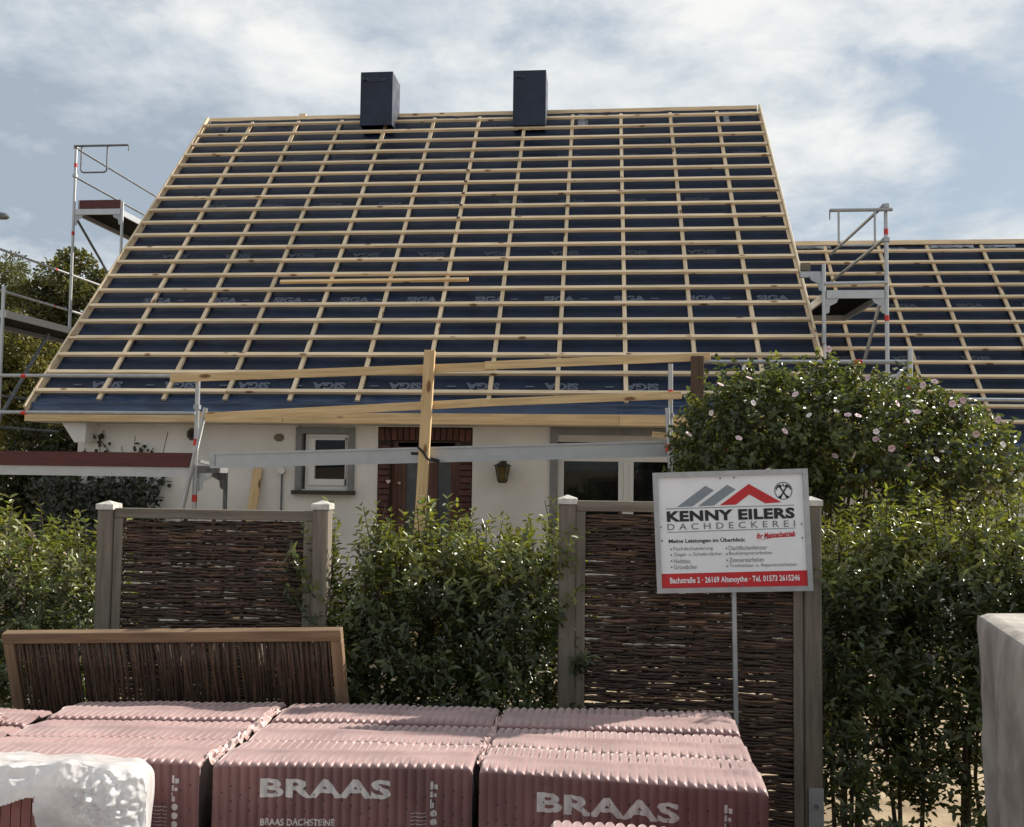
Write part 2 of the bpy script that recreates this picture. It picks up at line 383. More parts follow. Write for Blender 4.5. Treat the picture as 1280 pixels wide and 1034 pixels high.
# ------------------------------------------------------------------ main house
TH = R(47.47); SD = Vector((0, -math.cos(TH), -math.sin(TH))); SN = Vector((0, -math.sin(TH), math.cos(TH)))
LS = 0.335
def roof(i, x, off=0.0): return Vector((x, 15.41, 7.83)) + SD*(LS*i) + SN*off
XL, XR = -6.86, 2.56
BAT = [-6.04, -5.22, -4.46, -3.66, -2.85, -2.08, -1.30, -0.51, 0.29, 1.10, 1.86]
house = thing('house', 'white house with a steep roof of bare battens over dark underlay and two wrapped chimneys', 'house', (-2.1, 13, 0))
YW = 11.05
WX0, WX1 = -6.40, 2.15
def sheet(name, f, nu, nv, m, parent, smooth=True, thick=0.0):
    b = MB(); vs_ = [f(u/nu, v/nv) for v in range(nv+1) for u in range(nu+1)]
    fs = [(v*(nu+1)+u, v*(nu+1)+u+1, (v+1)*(nu+1)+u+1, (v+1)*(nu+1)+u) for v in range(nv) for u in range(nu)]
    b.add(vs_, fs); return b.build(name, m, parent, smooth)
def under(u, v):
    x = XL+.03+(XR-XL-.06)*u; i = -0.9+(20.9+.9)*v
    k = min(abs(x-b) for b in BAT+[XL, XR])/0.4
    sag = 0.004+0.012*min(1, k)*(0.5+noise.noise((x*2.3, i*.9, 3)))+0.006*noise.noise((x*6, i*2.2, 0))
    return roof(i, x, -0.062-max(0, sag))
ul = sheet('roof_underlay', under, 150, 110, G['underlay'], house)
# rear slope and gables keep the house closed
RY = roof(-0.9, 0, -.08).y + 0.03; RZ = roof(-0.9, 0, -.08).z
EY, EZ = roof(20.9, 0, -.08).y, roof(20.9, 0, -.08).z
rb = MB(); by = 2*RY-EY
rb.add([(XL+.03, RY, RZ+.02), (XR-.03, RY, RZ+.02), (XR-.03, by, EZ), (XL+.03, by, EZ)], [(0,1,2,3)])
rb.build('rear_roof_slope', G['underlay'], house)
# laths: every row in two or three lengths, butted on a counter batten
for i in range(21):
    cuts = [XL] + sorted(random.sample([-4.46, -2.85, -2.08, -1.30, 0.29], 2 if i % 3 else 1)) + [XR-.02]
    for a, b in zip(cuts, cuts[1:]):
        j1, j2 = random.uniform(-.008, .008), random.uniform(-.008, .008)
        beam('lath', roof(i+j1, a+.002, .001), roof(i+j2, b-.002, .001), 0.054, 0.040, G['lath'], ul, up=SN)
for x in BAT:
    beam('counter_batten', roof(-0.45, x, -.04), roof(20.35, x+random.uniform(-.01, .01), -.04), 0.052, 0.0395, G['lath'], ul, up=SN)
for x in (XL+.02, XR-.03):
    beam('barge_board', roof(-0.85, x+(-.030 if x < 0 else .035), -.078), roof(20.9, x+(-.030 if x < 0 else .035), -.078), 0.028, 0.20, G['lath'], house, up=SN)
a = roof(-0.78, XL, .0); b = roof(-0.78, XR, .0)
ax = XL
for bx in (-3.95, -1.35, XR):      # ridge batten, broken at the chimneys
    beam('ridge_board', (ax, RY-.02, RZ+.03), (bx-.02, RY-.02, RZ+.03), 0.05, 0.07, G['lath'], house)
    ax = bx+.01
beam('ridge_offcut', (-5.26, RY-.02, RZ+.085), (-5.14, RY-.02, RZ+.085), 0.05, 0.04, G['lath'], house)
# drip foil folded over the eave
def foil(u, v):
    x = XL+.02+(XR-XL-.04)*u; i = 20.12+.86*v
    return roof(i, x, -.052 + .038*math.exp(-((v-.5)/.10)**2)*(1+.5*noise.noise((x*1.7, 0, 5))) + .012*noise.noise((x*5, v*4, 1)))
sheet('drip_foil', foil, 220, 26, G['foil'], house)
ez = roof(20.95, 0, -.06)
xs = [XL-.02, -3.7, 0.2, XR+.02]
for a, b in zip(xs, xs[1:]):
    beam('fascia_board', (a+.002, ez.y-.004, ez.z-.045), (b-.002, ez.y-.004, ez.z-.045), 0.028, 0.125, G['board'], house)
sb = MB(); sb.box((XL+.05, ez.y+.014, ez.z-.115), (XR-.05, YW+.05, ez.z-.09)); sb.build('soffit', G['soffit'], house)
nb = 60
for k in range(0, nb, 1):
    pass
tops = ez.z-.116
# front wall with its openings
p = lambda px, py: at(px, py, YW)
W1 = (p(378, 538).x, p(439, 538).x, p(408, 612).z, p(408, 539).z)          # small window
DR = (p(473, 535).x, p(591, 535).x, 0.02, p(530, 534).z)                    # door with its surround
W2 = (p(691, 540).x, p(905, 540).x, 0.95, p(760, 538).z)                    # wide window
def front_wall(name, x0, x1, z0, z1, y, th, holes, m, parent):
    xs_ = sorted({x0, x1, *[h[0] for h in holes], *[h[1] for h in holes]})
    zs_ = sorted({z0, z1, *[h[2] for h in holes], *[h[3] for h in holes]})
    b = MB()
    for i in range(len(xs_)-1):
        for j in range(len(zs_)-1):
            cx_, cz_ = (xs_[i]+xs_[i+1])/2, (zs_[j]+zs_[j+1])/2
            if any(h[0] < cx_ < h[1] and h[2] < cz_ < h[3] for h in holes): continue
            X0, X1, Z0, Z1 = xs_[i], xs_[i+1], zs_[j], zs_[j+1]
            b.add([(X0,y,Z0),(X1,y,Z0),(X1,y,Z1),(X0,y,Z1)], [(0,1,2,3)])
            b.add([(X0,y+th,Z0),(X1,y+th,Z0),(X1,y+th,Z1),(X0,y+th,Z1)], [(3,2,1,0)])
    for (hx0, hx1, hz0, hz1) in holes:
        for q in [((hx0,hz0),(hx0,hz1)), ((hx0,hz1),(hx1,hz1)), ((hx1,hz1),(hx1,hz0)), ((hx1,hz0),(hx0,hz0))]:
            (xa, za), (xb, zb) = q
            b.add([(xa,y,za),(xb,y,zb),(xb,y+th,zb),(xa,y+th,za)], [(0,1,2,3)])
    b.add([(x0,y,z0),(x0,y+th,z0),(x0,y+th,z1),(x0,y,z1)], [(3,2,1,0)]); b.add([(x1,y,z0),(x1,y+th,z0),(x1,y+th,z1),(x1,y,z1)], [(0,1,2,3)])
    b.add([(x0,y,z1),(x1,y,z1),(x1,y+th,z1),(x0,y+th,z1)], [(0,1,2,3)])
    return b.build(name, m, parent)
front_wall('front_wall', WX0, WX1, 0, tops, YW, .30, [W1, DR, W2], G['render'], house)
gw = MB(); byw = 2*RY-YW
for x, s in ((WX0, 1), (WX1, -1)):
    pts = [(YW+.303, 0), (byw, 0), (byw, EZ+.05), (RY, RZ-.25), (YW+.303, EZ+.38)]
    vs_ = [(x, y, z) for y, z in pts]+[(x+s*.28, y, z) for y, z in pts]; n = 5
    g = MB(); g.add(vs_, [tuple(range(n)), tuple(reversed(range(n, 2*n)))]+[(i, (i+1) % n, n+(i+1) % n, n+i) for i in range(n)])
    g.build('gable_wall', G['render'], house)
bw = MB(); bw.box((WX0+.28, byw-.3, 0), (WX1-.28, byw, EZ)); bw.build('rear_wall', G['render'], house)
dk = MB(); dk.add([(WX0+.3, YW+2.0, 0), (WX1-.3, YW+2.0, 0), (WX1-.3, YW+2.0, 2.7), (WX0+.3, YW+2.0, 2.7)], [(0,1,2,3)])
dk.add([(WX0+.3, YW+.3, 2.46), (WX1-.3, YW+.3, 2.46), (WX1-.3, YW+2.0, 2.46), (WX0+.3, YW+2.0, 2.46)], [(0,1,2,3)])
dk.build('interior_wall', G['dark_room'], house)
# eave return at the left corner
cb = MB()
pts = [(xat(77, 10.8, 527), tops), (xat(108, 10.8, 527), tops), (xat(106, 10.8, 552), tops-.24), (xat(93, 10.8, 552), tops-.24)]
cb.add([(x, 10.80, z) for x, z in pts]+[(x, YW-.003, z) for x, z in pts], [(3,2,1,0), (4,5,6,7), (0,1,5,4), (1,2,6,5), (2,3,7,6), (3,0,4,7)])
cb.build('eave_return', G['render'], house)

def frame_rect(name, x0, x1, z0, z1, w, y0, y1, m, parent, sides='LRTB'):
    b = MB()
    if 'L' in sides: b.box((x0, y0, z0), (x0+w, y1, z1))
    if 'R' in sides: b.box((x1-w, y0, z0), (x1, y1, z1))
    if 'T' in sides: b.box((x0+w, y0, z1-w), (x1-w, y1, z1))
    if 'B' in sides: b.box((x0+w, y0, z0), (x1-w, y1, z0+w))
    return b.build(name, m, parent)
def pane(parent, x0, x1, z0, z1, y, m):
    b = MB(); b.box((x0, y, z0), (x1, y+.012, z1)); return b.build('pane', m, parent)
# small window
w = frame_rect('window_surround', W1[0]-.07, W1[1]+.05, W1[2]-.01, W1[3]+.045, .075, YW-.03, YW+.09, G['grey_trim'], house, 'LRT')
x0, x1, z0, z1 = W1[0]+.03, W1[1]-.03, W1[2]+.002, W1[3]-.035
wf = frame_rect('window_frame', x0, x1, z0, z1, .045, YW+.05, YW+.12, G['upvc'], house)
gx0, gx1, gz0, gz1 = p(393, 550).x, p(432, 550).x, p(410, 599).z, p(410, 550).z
sf = MB(); y0, y1 = YW+.03, YW+.11
sf.box((x0+.047, y0, z0+.047), (gx0, y1, z1-.047)); sf.box((gx1, y0, z0+.047), (x1-.047, y1, z1-.047))
sf.box((gx0, y0, z0+.047), (gx1, y1, gz0)); sf.box((gx0, y0, gz1), (gx1, y1, z1-.047)); sf.build('sash', G['upvc'], wf)
pane(wf, gx0, gx1, gz0, gz1, YW+.07, G['glass'])
sl_ = MB(); sl_.box((W1[0]-.10, YW-.07, W1[2]-.06), (W1[1]+.07, YW+.03, W1[2]-.012)); sl_.build('window_sill', G['sill'], house)
# wide window with its shutter box
frame_rect('window_surround', W2[0]-.03, W2[1]+.05, W2[2], W2[3]+.03, .09, YW-.03, YW+.10, G['grey_trim'], house, 'LRT')
x0, x1 = W2[0]+.06, W2[1]-.04; zt = W2[3]-.06
sbx = MB(); sbx.box((x0, YW-.012, p(760, 553).z), (x1, YW+.12, zt)); sbx.build('shutter_box', G['soffit'], house)
zs = p(760, 554).z - .035; zg = p(760, 577).z
wf = MB(); wf.box((x0, YW+.06, W2[2]), (x0+.07, YW+.13, zs)); wf.box((x1-.07, YW+.06, W2[2]), (x1, YW+.13, zs))
wf.box((x0+.07, YW+.06, zg), (x1-.07, YW+.13, zs)); wf.box((x0+.07, YW+.06, W2[2]), (x1-.07, YW+.13, W2[2]+.09))
mx0, mx1 = p(773, 600).x, p(792, 600).x
wf.box((mx0, YW+.05, W2[2]+.09), (mx1, YW+.125, zg)); wfo = wf.build('window_frame', G['upvc'], house)
mm = MB(); mm.box(((mx0+mx1)/2-.025, YW+.035, W2[2]+.09), ((mx0+mx1)/2+.025, YW+.05, zg-.003)); mm.build('mullion_strip', G['upvc'], wfo)
pane(wfo, x0+.07, mx0, W2[2]+.09, zg, YW+.09, G['glass']); pane(wfo, mx1, x1-.07, W2[2]+.09, zg, YW+.09, G['glass'])
cur = MB(); cur.add([(x0, YW+.22, W2[2]), (x1, YW+.22, W2[2]), (x1, YW+.22, 1.05), (x0, YW+.22, 1.05)], [(0,1,2,3)])
# door: brick surround, frame, glazing
ds = MB(); ds.box((DR[0]+.004, YW+.012, .02), (DR[0]+.15, YW+.22, DR[3]-.16)); ds.box((DR[1]-.15, YW+.012, .02), (DR[1]-.004, YW+.22, DR[3]-.16))
ds.box((DR[0]+.004, YW+.012, DR[3]-.16), (DR[1]-.004, YW+.22, DR[3]-.004)); dso = ds.build('door_surround', G['mortar'], house)
cb_ = MB(); cb_.box((-.068, -.03, -.032), (.068, .03, .032)); cbm = cb_.mesh('brick', bevel=.004); cbm.materials.append(G['brick'])
z = .07
while z < DR[3]-.19:
    for x in (DR[0]+.078, DR[1]-.078):
        link('brick', cbm, None, dso, Matrix.Translation((x+random.uniform(-.004, .004), YW+.012+random.uniform(-.004, .004), z)))
    z += .075
vb = MB(); vb.box((-.032, -.03, -.072), (.032, .03, .072)); vbm = vb.mesh('brick', bevel=.004); vbm.materials.append(G['brick'])
nk = int((DR[1]-DR[0]-.02)/.074)
for k in range(nk):
    t = (k+.5)/nk; x = DR[0]+.01+(DR[1]-DR[0]-.02)*t
    M_ = Matrix.Translation((x, YW+.010+random.uniform(-.003, .003), DR[3]-.085+.012*math.sin(math.pi*t)-.008)) @ Matrix.Rotation((t-.5)*.16, 4, 'Y')
    link('brick', vbm, None, dso, M_)
dx0, dx1, dzt = DR[0]+.152, DR[1]-.152, DR[3]-.165
dr = thing_dr = frame_rect('door', dx0, dx1, .03, dzt, .07, YW+.10, YW+.17, G['door'], house, 'LRT')
tr = MB(); tr.box((dx0+.07, YW+.10, p(530, 562).z), (dx1-.07, YW+.17, p(530, 553).z)); tr.build('transom', G['door'], dr)
tp = MB(); tp.box((dx0+.07, YW+.12, p(530, 553).z), (dx1-.07, YW+.15, dzt-.07)); tp.build('transom_panel', G['door'], dr)
lf = MB(); lf.box((dx0+.07, YW+.115, .04), (dx0+.17, YW+.16, p(530, 562).z)); lf.box((dx1-.12, YW+.115, .04), (dx1-.07, YW+.16, p(530, 562).z))
lf.box((dx0+.17, YW+.115, .04), (dx1-.12, YW+.16, .5)); lf.build('leaf_frame', G['door'], dr)
gx = (p(534, 600).x, p(545, 600).x)
mz = MB(); mz.box((gx[0], YW+.11, .5), (gx[1], YW+.165, p(530, 562).z)); mz.build('glazing_bar', G['door'], dr)
pane(dr, dx0+.17, gx[0], .5, p(530, 562).z, YW+.13, G['door_glass']); pane(dr, gx[1], dx1-.12, .5, p(530, 562).z, YW+.13, G['door_glass'])
def heart(c, s, parent):
    n = 22; pts = []
    for k in range(n):
        t = 2*math.pi*k/n; pts.append((c.x+s*16*math.sin(t)**3/32, c.z+s*(13*math.cos(t)-5*math.cos(2*t)-2*math.cos(3*t)-math.cos(4*t))/32))
    b = MB(); b.add([(x, c.y, z) for x, z in pts]+[(x, c.y+.014, z) for x, z in pts], [tuple(range(n))]+[(i, (i+1) % n, n+(i+1) % n, n+i) for i in range(n)])
    b.build('heart_ornament', G['pinky'], parent)
heart(Vector((p(486, 602).x, YW-.033, p(486, 602).z)), .055, dso)
heart(Vector((p(497, 604).x, YW+.087, p(497, 604).z)), .04, dr)
# wall fittings
def disc(name, c, rx, rz, dep, m, parent, n=8):
    b = MB(); v = [(c.x+rx*math.cos(2*math.pi*k/n+.39), c.y-dep, c.z+rz*math.sin(2*math.pi*k/n+.39)) for k in range(n)]
    v += [(x, c.y+.004, z) for x, y, z in v]
    b.add(v, [tuple(range(n))]+[(i, (i+1) % n, n+(i+1) % n, n+i) for i in range(n)]); return b.build(name, m, parent)
vent_m = mat('brown_vent', (0.075, 0.055, 0.042), 0.8, var=0.3, scale=30)
v1 = disc('wall_vent', p(241, 543), .075, .08, .012, vent_m, house)
disc('vent_hole', p(241, 543)-Vector((0, .009, 0)), .040, .045, .006, G['dark_room'], v1, 12)
disc('wall_plate', p(349, 547), .065, .05, .012, mat('tan_plate', (0.15, 0.12, 0.085), .8, var=.3, scale=30), house)
cbx = disc('cable_box', p(353, 588), .045, .045, .05, G['upvc'], house, 10)
MB().tube(p(353, 592)-Vector((0, .02, 0)), Vector((p(353, 592).x, YW-.02, .3)), .011, 8).build('conduit', G['darksteel'], house)
MB().path([p(372, 527)-Vector((0, .006, 0)), p(376, 533)-Vector((0, .006, 0)), p(377, 540)-Vector((0, .02, 0))], .006, 5).build('cable', G['darksteel'], house)
# cracks in the render: thin dark gaps
for pts in ([(210, 540), (207, 552), (204, 566)], [(169, 545), (168, 556)]):
    MB().path([p(*q)-Vector((0, -.001, 0)) for q in pts], .006, 4).build('crack', G['darksteel'], house)
# printed lettering on the underlay
def print_row(i, s, x0, step, n, h, w, flip, m, bold=.05, off=-.060):
    for k in range(n):
        x = x0+step*k
        if x > XR-.35: break
        c = roof(i, x, off+.008)
        lettering('lettering', s, c, (-1 if flip else 1, 0, 0), SD if flip else -SD, w, h, m, ul, bold)
print_row(19.52, 'SIGA', -6.05, .93, 10, .125, .40, True, G['print'])
print_row(19.52, '–', -6.42, .93, 10, .02, .10, True, G['print'])
print_row(14.5, 'SIGA', -5.98, .905, 10, .125, .40, False, G['print'])
print_row(14.5, '–', -5.66, .905, 10, .02, .10, False, G['print'])
print_row(11.42, 'SIGA', -6.1, .93, 10, .11, .40, True, G['print_faint'])
print_row(10.72, 'Majcoat', -6.1, .93, 10, .10, .52, True, G['print_faint'], .03)
print_row(7.45, 'SIGA', -5.9, .91, 10, .10, .38, False, G['print_faint'])
print_row(3.5, 'SIGA', -6.0, .91, 10, .10, .38, True, G['print_faint'])
for i in (5, 6, 7, 8, 9):
    q = roof(i+.02, -2.08, .0225); M_ = Matrix.Identity(4)
    for k in range(3): M_[k][0] = (1, 0, 0)[k]; M_[k][1] = SD[k]; M_[k][2] = SN[k]; M_[k][3] = q[k]
    MB().box((-.024, -.026, -.0015), (.024, .020, .0015)).build('paint_mark', G['toe'], ul, M=M_)
flap_m = mat('torn_pale_film', (0.10, 0.115, 0.15), .35, scale=9, col2=(0.34, 0.36, 0.40), bump=.6, bscale=20)
def flap(f, i0, i1, x0, x1, sd, parent):
    def g(u, v):
        x = x0+(x1-x0)*u; w = .8*abs(noise.noise((x*5, sd, 0)))
        return f(i0+(i1-i0)*v*(1-w), x, -.045+.03*noise.noise((x*9, v*3, sd))*(1-abs(2*v-1))+.012*noise.noise((x*21, v*9, sd)))
    sheet('film_flap', g, 24, 8, flap_m, parent)
for i0, i1, x0, x1 in ((-.55, .8, -.42, -.25), (-.5, -.25, 1.92, 2.45), (-.3, .55, 1.95, 2.05), (-.2, .6, -6.5, -6.42), (-.35, -.2, -5.8, -5.35)): flap(roof, i0, i1, x0, x1, x0, ul)
# chimneys
def chimney(px0, px1, py1, txt):
    a = at(px0, 146, 15.15); b = at(px1, 146, 15.15); zt = at((px0+px1)/2, py1, 15.15).z
    x0, x1, y0, y1, z0 = a.x, b.x, 15.15, 15.72, a.z-.15
    nb_ = 10; B = MB()
    def grid(o, du, dv, nu, nv, nrm):
        vs_ = []
        for v in range(nv+1):
            for u in range(nu+1):
                q = o+du*(u/nu)+dv*(v/nv); e = min(u, nu-u, 2)/2*min(v, nv-v, 2)/2
                vs_.append(q+nrm*(e*.014*noise.noise(q*5)))
        B.add(vs_, [(v*(nu+1)+u, v*(nu+1)+u+1, (v+1)*(nu+1)+u+1, (v+1)*(nu+1)+u) for v in range(nv) for u in range(nu)])
    V = Vector; dx, dy, dz = V((x1-x0, 0, 0)), V((0, y1-y0, 0)), V((0, 0, zt-z0)); o = V((x0, y0, z0))
    grid(o, dx, dz, 10, 16, V((0, -1, 0))); grid(o+dx, dy, dz, 10, 16, V((1, 0, 0)))
    grid(o+dx+dy, -dx, dz, 10, 16, V((0, 1, 0))); grid(o+dy, -dy, dz, 10, 16, V((-1, 0, 0)))
    grid(o+dz, dx, dy, 10, 10, V((0, 0, 1)))
    c = B.build('chimney', G['wrap'], house, smooth=False)
    if txt:
        lettering('lettering', txt, V(((x0+x1)/2-.03, y0-.018, zt-.14)), (1, 0, 0), (0, 0, 1), .42, .09, G['print_faint'], c, .02)
    return x0, x1, zt, c
x0, x1, zt, c = chimney(450, 490, 90, 'Majcoat')
kb = MB(); kb.path([(x0+.33, 15.4, zt-.01), (x0+.33, 15.4, zt+.03), (x0+.33, 15.4, zt+.05)], [.10, .09, .03], 10); kb.build('film_knot', G['wrap'], c, True)
x0, x1, zt, c = chimney(641, 682, 88, None)
lettering('lettering', 'Majc', Vector((x0+.13, 15.132, zt-.11)), (1, 0, 0), (0, 0, 1), .16, .06, G['print_faint'], c, .02)

# ------------------------------------------------------------------ annex
T2 = R(50); D2 = Vector((0, -math.cos(T2), -math.sin(T2))); N2 = Vector((0, -math.sin(T2), math.cos(T2)))
A0 = at(1180, 313.3, 14.6)
def aroof(i, x, off=0.0): return Vector((x, A0.y, A0.z)) + D2*(.27*i) + N2*off
ann = thing('annex', 'lower annex with its own battened roof, set behind the hibiscus bush', 'house', (5.5, 13.5, 0))
AX0, AX1 = 2.66, 8.6
def aunder(u, v):
    x = AX0+.03+(AX1-AX0)*u; i = -.85+(16.2+.85)*v
    return aroof(i, x, -.058-max(0, .008+.014*noise.noise((x*2.4, i*.8, 9))))
au = sheet('roof_underlay', aunder, 100, 80, G['underlay'], ann)
for i in range(14):
    beam('lath', aroof(i+random.uniform(-.01, .01), AX0), aroof(i+random.uniform(-.01, .01), 5.62-.002), .046, .036, G['lath'], au, up=N2)
    beam('lath', aroof(i, 5.62+.002), aroof(i+random.uniform(-.01, .01), AX1), .046, .036, G['lath'], au, up=N2)
r0 = at(1161, 306, aroof(-.5, 0).y).x
for k in range(-2, 6):
    x = r0+.755*k + (.02 if k % 2 else -.02)
    if AX0 < x < AX1: beam('counter_batten', aroof(-.6, x, -.036), aroof(14.6, x, -.036), .046, .0355, G['lath'], au, up=N2)
ar = aroof(-.85, 0, 0)
beam('ridge_board', (AX0, ar.y+.045, ar.z-.005), (AX1, ar.y+.045, ar.z-.005), .05, .07, G['lath'], ann)
ae = aroof(16.2, 0, -.058)
rb = MB(); rb.add([(AX0, ar.y+.05, ar.z-.03), (AX1, ar.y+.05, ar.z-.03), (AX1, 2*ar.y-ae.y+.1, ae.z), (AX0, 2*ar.y-ae.y+.1, ae.z)], [(0,1,2,3)])
rb.build('rear_roof_slope', G['underlay'], ann)
def afoil(u, v):
    x = AX0+.02+(AX1-AX0)*u; i = 14.2+2.1*v
    return aroof(i, x, -.045+.03*math.exp(-((v-.12)/.07)**2)+.012*noise.noise((x*4, v*4, 1)))
sheet('drip_foil', afoil, 120, 14, G['foil'], ann)
beam('fascia_board', (AX0, ae.y-.02, ae.z-.07), (AX1, ae.y-.02, ae.z-.07), .03, .14, G['brown_wood'], ann)
aw = MB(); aw.box((AX0, ae.y+.35, 0), (AX1, ae.y+.6, ae.z-.03)); aw.build('front_wall', G['render'], ann)
for x in (AX0+.002, AX1-.25):
    pts = [(ae.y+.6, 0), (2*ar.y-ae.y-.4, 0), (2*ar.y-ae.y-.4, ae.z+.1), (ar.y, ar.z-.2), (ae.y+.6, ae.z+.35)]; n = 5
    g = MB(); g.add([(x, y, z) for y, z in pts]+[(x+.25, y, z) for y, z in pts], [tuple(reversed(range(n))), tuple(range(n, 2*n))]+[(i, (i+1) % n, n+(i+1) % n, n+i) for i in range(n)])
    g.build('gable_wall', G['render'], ann)
def print_annex(i, x0, flip):
    for k in range(6):
        lettering('lettering', 'SIGA', aroof(i, x0+.9*k, -.046), (-1 if flip else 1, 0, 0), D2 if flip else -D2, .38, .09, G['print_faint'], au, .05)
print_annex(4.5, 3.4, False); print_annex(8.55, 3.2, True); 
for i0, i1, x0, x1 in ((-.75, -.5, 2.95, 3.5), (-.5, -.2, 4.25, 4.6), (-.72, -.45, 4.95, 5.6), (-.7, -.4, 5.75, 6.2)): flap(aroof, i0, i1, x0, x1, x0, au)
# ------------------------------------------------------------------ scaffolding
TR = .024
def ring(parent, p, d=(0, 0, 1), l=.07, r=.0265):
    p = Vector(p); d = Vector(d).normalized(); MB().tube(p-d*l/2, p+d*l/2, r, 12).build('red_ring', G['ring'], parent)
def coupler(parent, p, s=.045):
    p = Vector(p); b = MB(); b.path([p-Vector((0, 0, s*.55)), p+Vector((0, 0, s*.55))], s, 8); b.build('coupler', G['galv'], parent)
def stand(parent, px, py0, Y, pyref=None, m='alu', rings=()):
    """upright tube seen at px (at row pyref), its top at row py0, standing on the ground"""
    x = xat(px, Y, pyref or (py0+60)); z = zat(py0, Y, px)
    MB().tube((x, Y, 0), (x, Y, z), TR, 12).build('standard', G[m], parent)
    bp = MB(); bp.box((x-.07, Y-.07, .005), (x+.07, Y+.07, .02)); bp.build('base_plate', G['galv'], parent)
    for rz in rings: ring(parent, (x, Y, zat(rz, Y, px)))
    return x, z
def gusset(parent, a, sx, z, y, m='galv'):
    b = MB(); pts = [(a, z), (a+sx*.15, z), (a+sx*.13, z-.05), (a+sx*.05, z-.09), (a+sx*.04, z-.17), (a, z-.19)]
    n = len(pts); b.add([(x, y-.006, zz_) for x, zz_ in pts]+[(x, y+.006, zz_) for x, zz_ in pts],
                        [tuple(range(n)), tuple(reversed(range(n, 2*n)))]+[(i, (i+1) % n, n+(i+1) % n, n+i) for i in range(n)])
    b.build('gusset_plate', G[m], parent)
def deck(parent, x0, x1, y0, y1, z, under='ply'):
    d = MB(); d.box((x0+.03, y0+.03, z-.012), (x1-.03, y1-.03, z)); d.build('deck_board', G[under], parent)
    f = MB()
    f.box((x0, y0, z-.085), (x0+.03, y1, z+.012)); f.box((x1-.03, y0, z-.085), (x1, y1, z+.012))
    f.box((x0+.03, y0, z-.085), (x1-.03, y0+.03, z+.012)); f.box((x0+.03, y1-.03, z-.085), (x1-.03, y1, z+.012))
    f.build('deck_rim', G['alu'], parent)
def end_guard(parent, xa, xb, z, y, u0, u1, drop, over):
    """swing-down end guard: a bar with a hanging U-shaped loop"""
    b = MB(); b.path([(xa, y, z), (xb+over, y, z)], .019, 10); b.path([(xb+over, y, z), (xb+over, y, z-.10)], .010, 6)
    b.build('end_guard_bar', G['darksteel'], parent)
    l = MB(); r = .05
    pts = [(u0, y, z), (u0, y, z-drop+r), (u0+r*.3, y, z-drop+r*.3), (u0+r, y, z-drop), (u1-r, y, z-drop), (u1-r*.3, y, z-drop+r*.3), (u1, y, z-drop+r), (u1, y, z)]
    l.path(pts, .015, 8); l.build('end_guard_loop', G['darksteel'], parent)

# left gable scaffold
Y2, Y1 = 15.4, 12.3
sc = thing('scaffold', 'tall aluminium scaffold with a high deck, at the gable near the trees', 'scaffold', (-8.1, 14, 0), 'scaffolds round the house')
xo, zt = stand(sc, 91, 182, Y2, 300, rings=(207, 292)); xi, _ = stand(sc, 152, 252, Y2, 290)
zd = zat(266, Y2, 120); deck(sc, xo+.03, xi-.03, Y2-.02, Y2+3.05, zd+.05)
tb = MB(); tb.box((xo+.09, Y2+.02, zd+.065), (xi-.05, Y2+.05, zd+.23)); tb.build('toe_board', G['toe'], sc)
te = MB(); te.box((xo+.06, Y2+.012, zd+.06), (xo+.088, Y2+.058, zd+.235)); te.build('toe_board_end', G['galv'], sc)
gusset(sc, xo+.02, 1, zd-.035, Y2); gusset(sc, xi-.02, -1, zd-.035, Y2)
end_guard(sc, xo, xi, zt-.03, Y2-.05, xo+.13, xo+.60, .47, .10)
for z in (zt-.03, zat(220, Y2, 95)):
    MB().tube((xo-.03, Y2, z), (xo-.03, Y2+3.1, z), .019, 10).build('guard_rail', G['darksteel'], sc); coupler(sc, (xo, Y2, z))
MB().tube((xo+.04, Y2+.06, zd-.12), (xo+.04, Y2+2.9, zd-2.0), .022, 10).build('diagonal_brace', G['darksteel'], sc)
zl = zat(420, Y2, 90)
xo1, xi1 = xo, xi
MB().tube((xo1, Y1, 0), (xo1, Y1, zl+1.1), TR, 12).build('standard', G['alu'], sc)
xi1 = xat(3, Y1, 400); zi = zat(358, Y1, 2)
MB().tube((xi1, Y1, 0), (xi1, Y1, zi), TR, 12).build('standard', G['alu'], sc)
zdk = zat(389, Y1, 8); deck(sc, xo1+.03, xi1+.05, Y1, Y2-.05, zdk)
for px_, py_ in ((93, 343), (92, 388)):
    z = zat(py_, Y2, px_)
    MB().tube((xo-.03, Y1-.1, z), (xo-.03, Y2+2.9, z), .019, 10).build('guard_rail', G['galv'], sc); coupler(sc, (xo, Y2, z), .035)
    ring(sc, (xo-.03, Y2-.42, z), (0, 1, 0), .05, .021)
MB().tube((xi1-.03, 13.45, zdk-.16), (xi1-.03, 12.15, 2.35), .024, 10).build('diagonal_brace', G['darksteel'], sc)
for a, b in (((0, 493), (30, 500)), ((0, 533), (48, 543))):
    p0 = at(*a, 12.2); MB().tube((p0.x-.4, 11.6, p0.z+.02), (p0.x+.12, 13.4, p0.z-.03), .018, 8).build('ledger', G['darksteel'], sc)

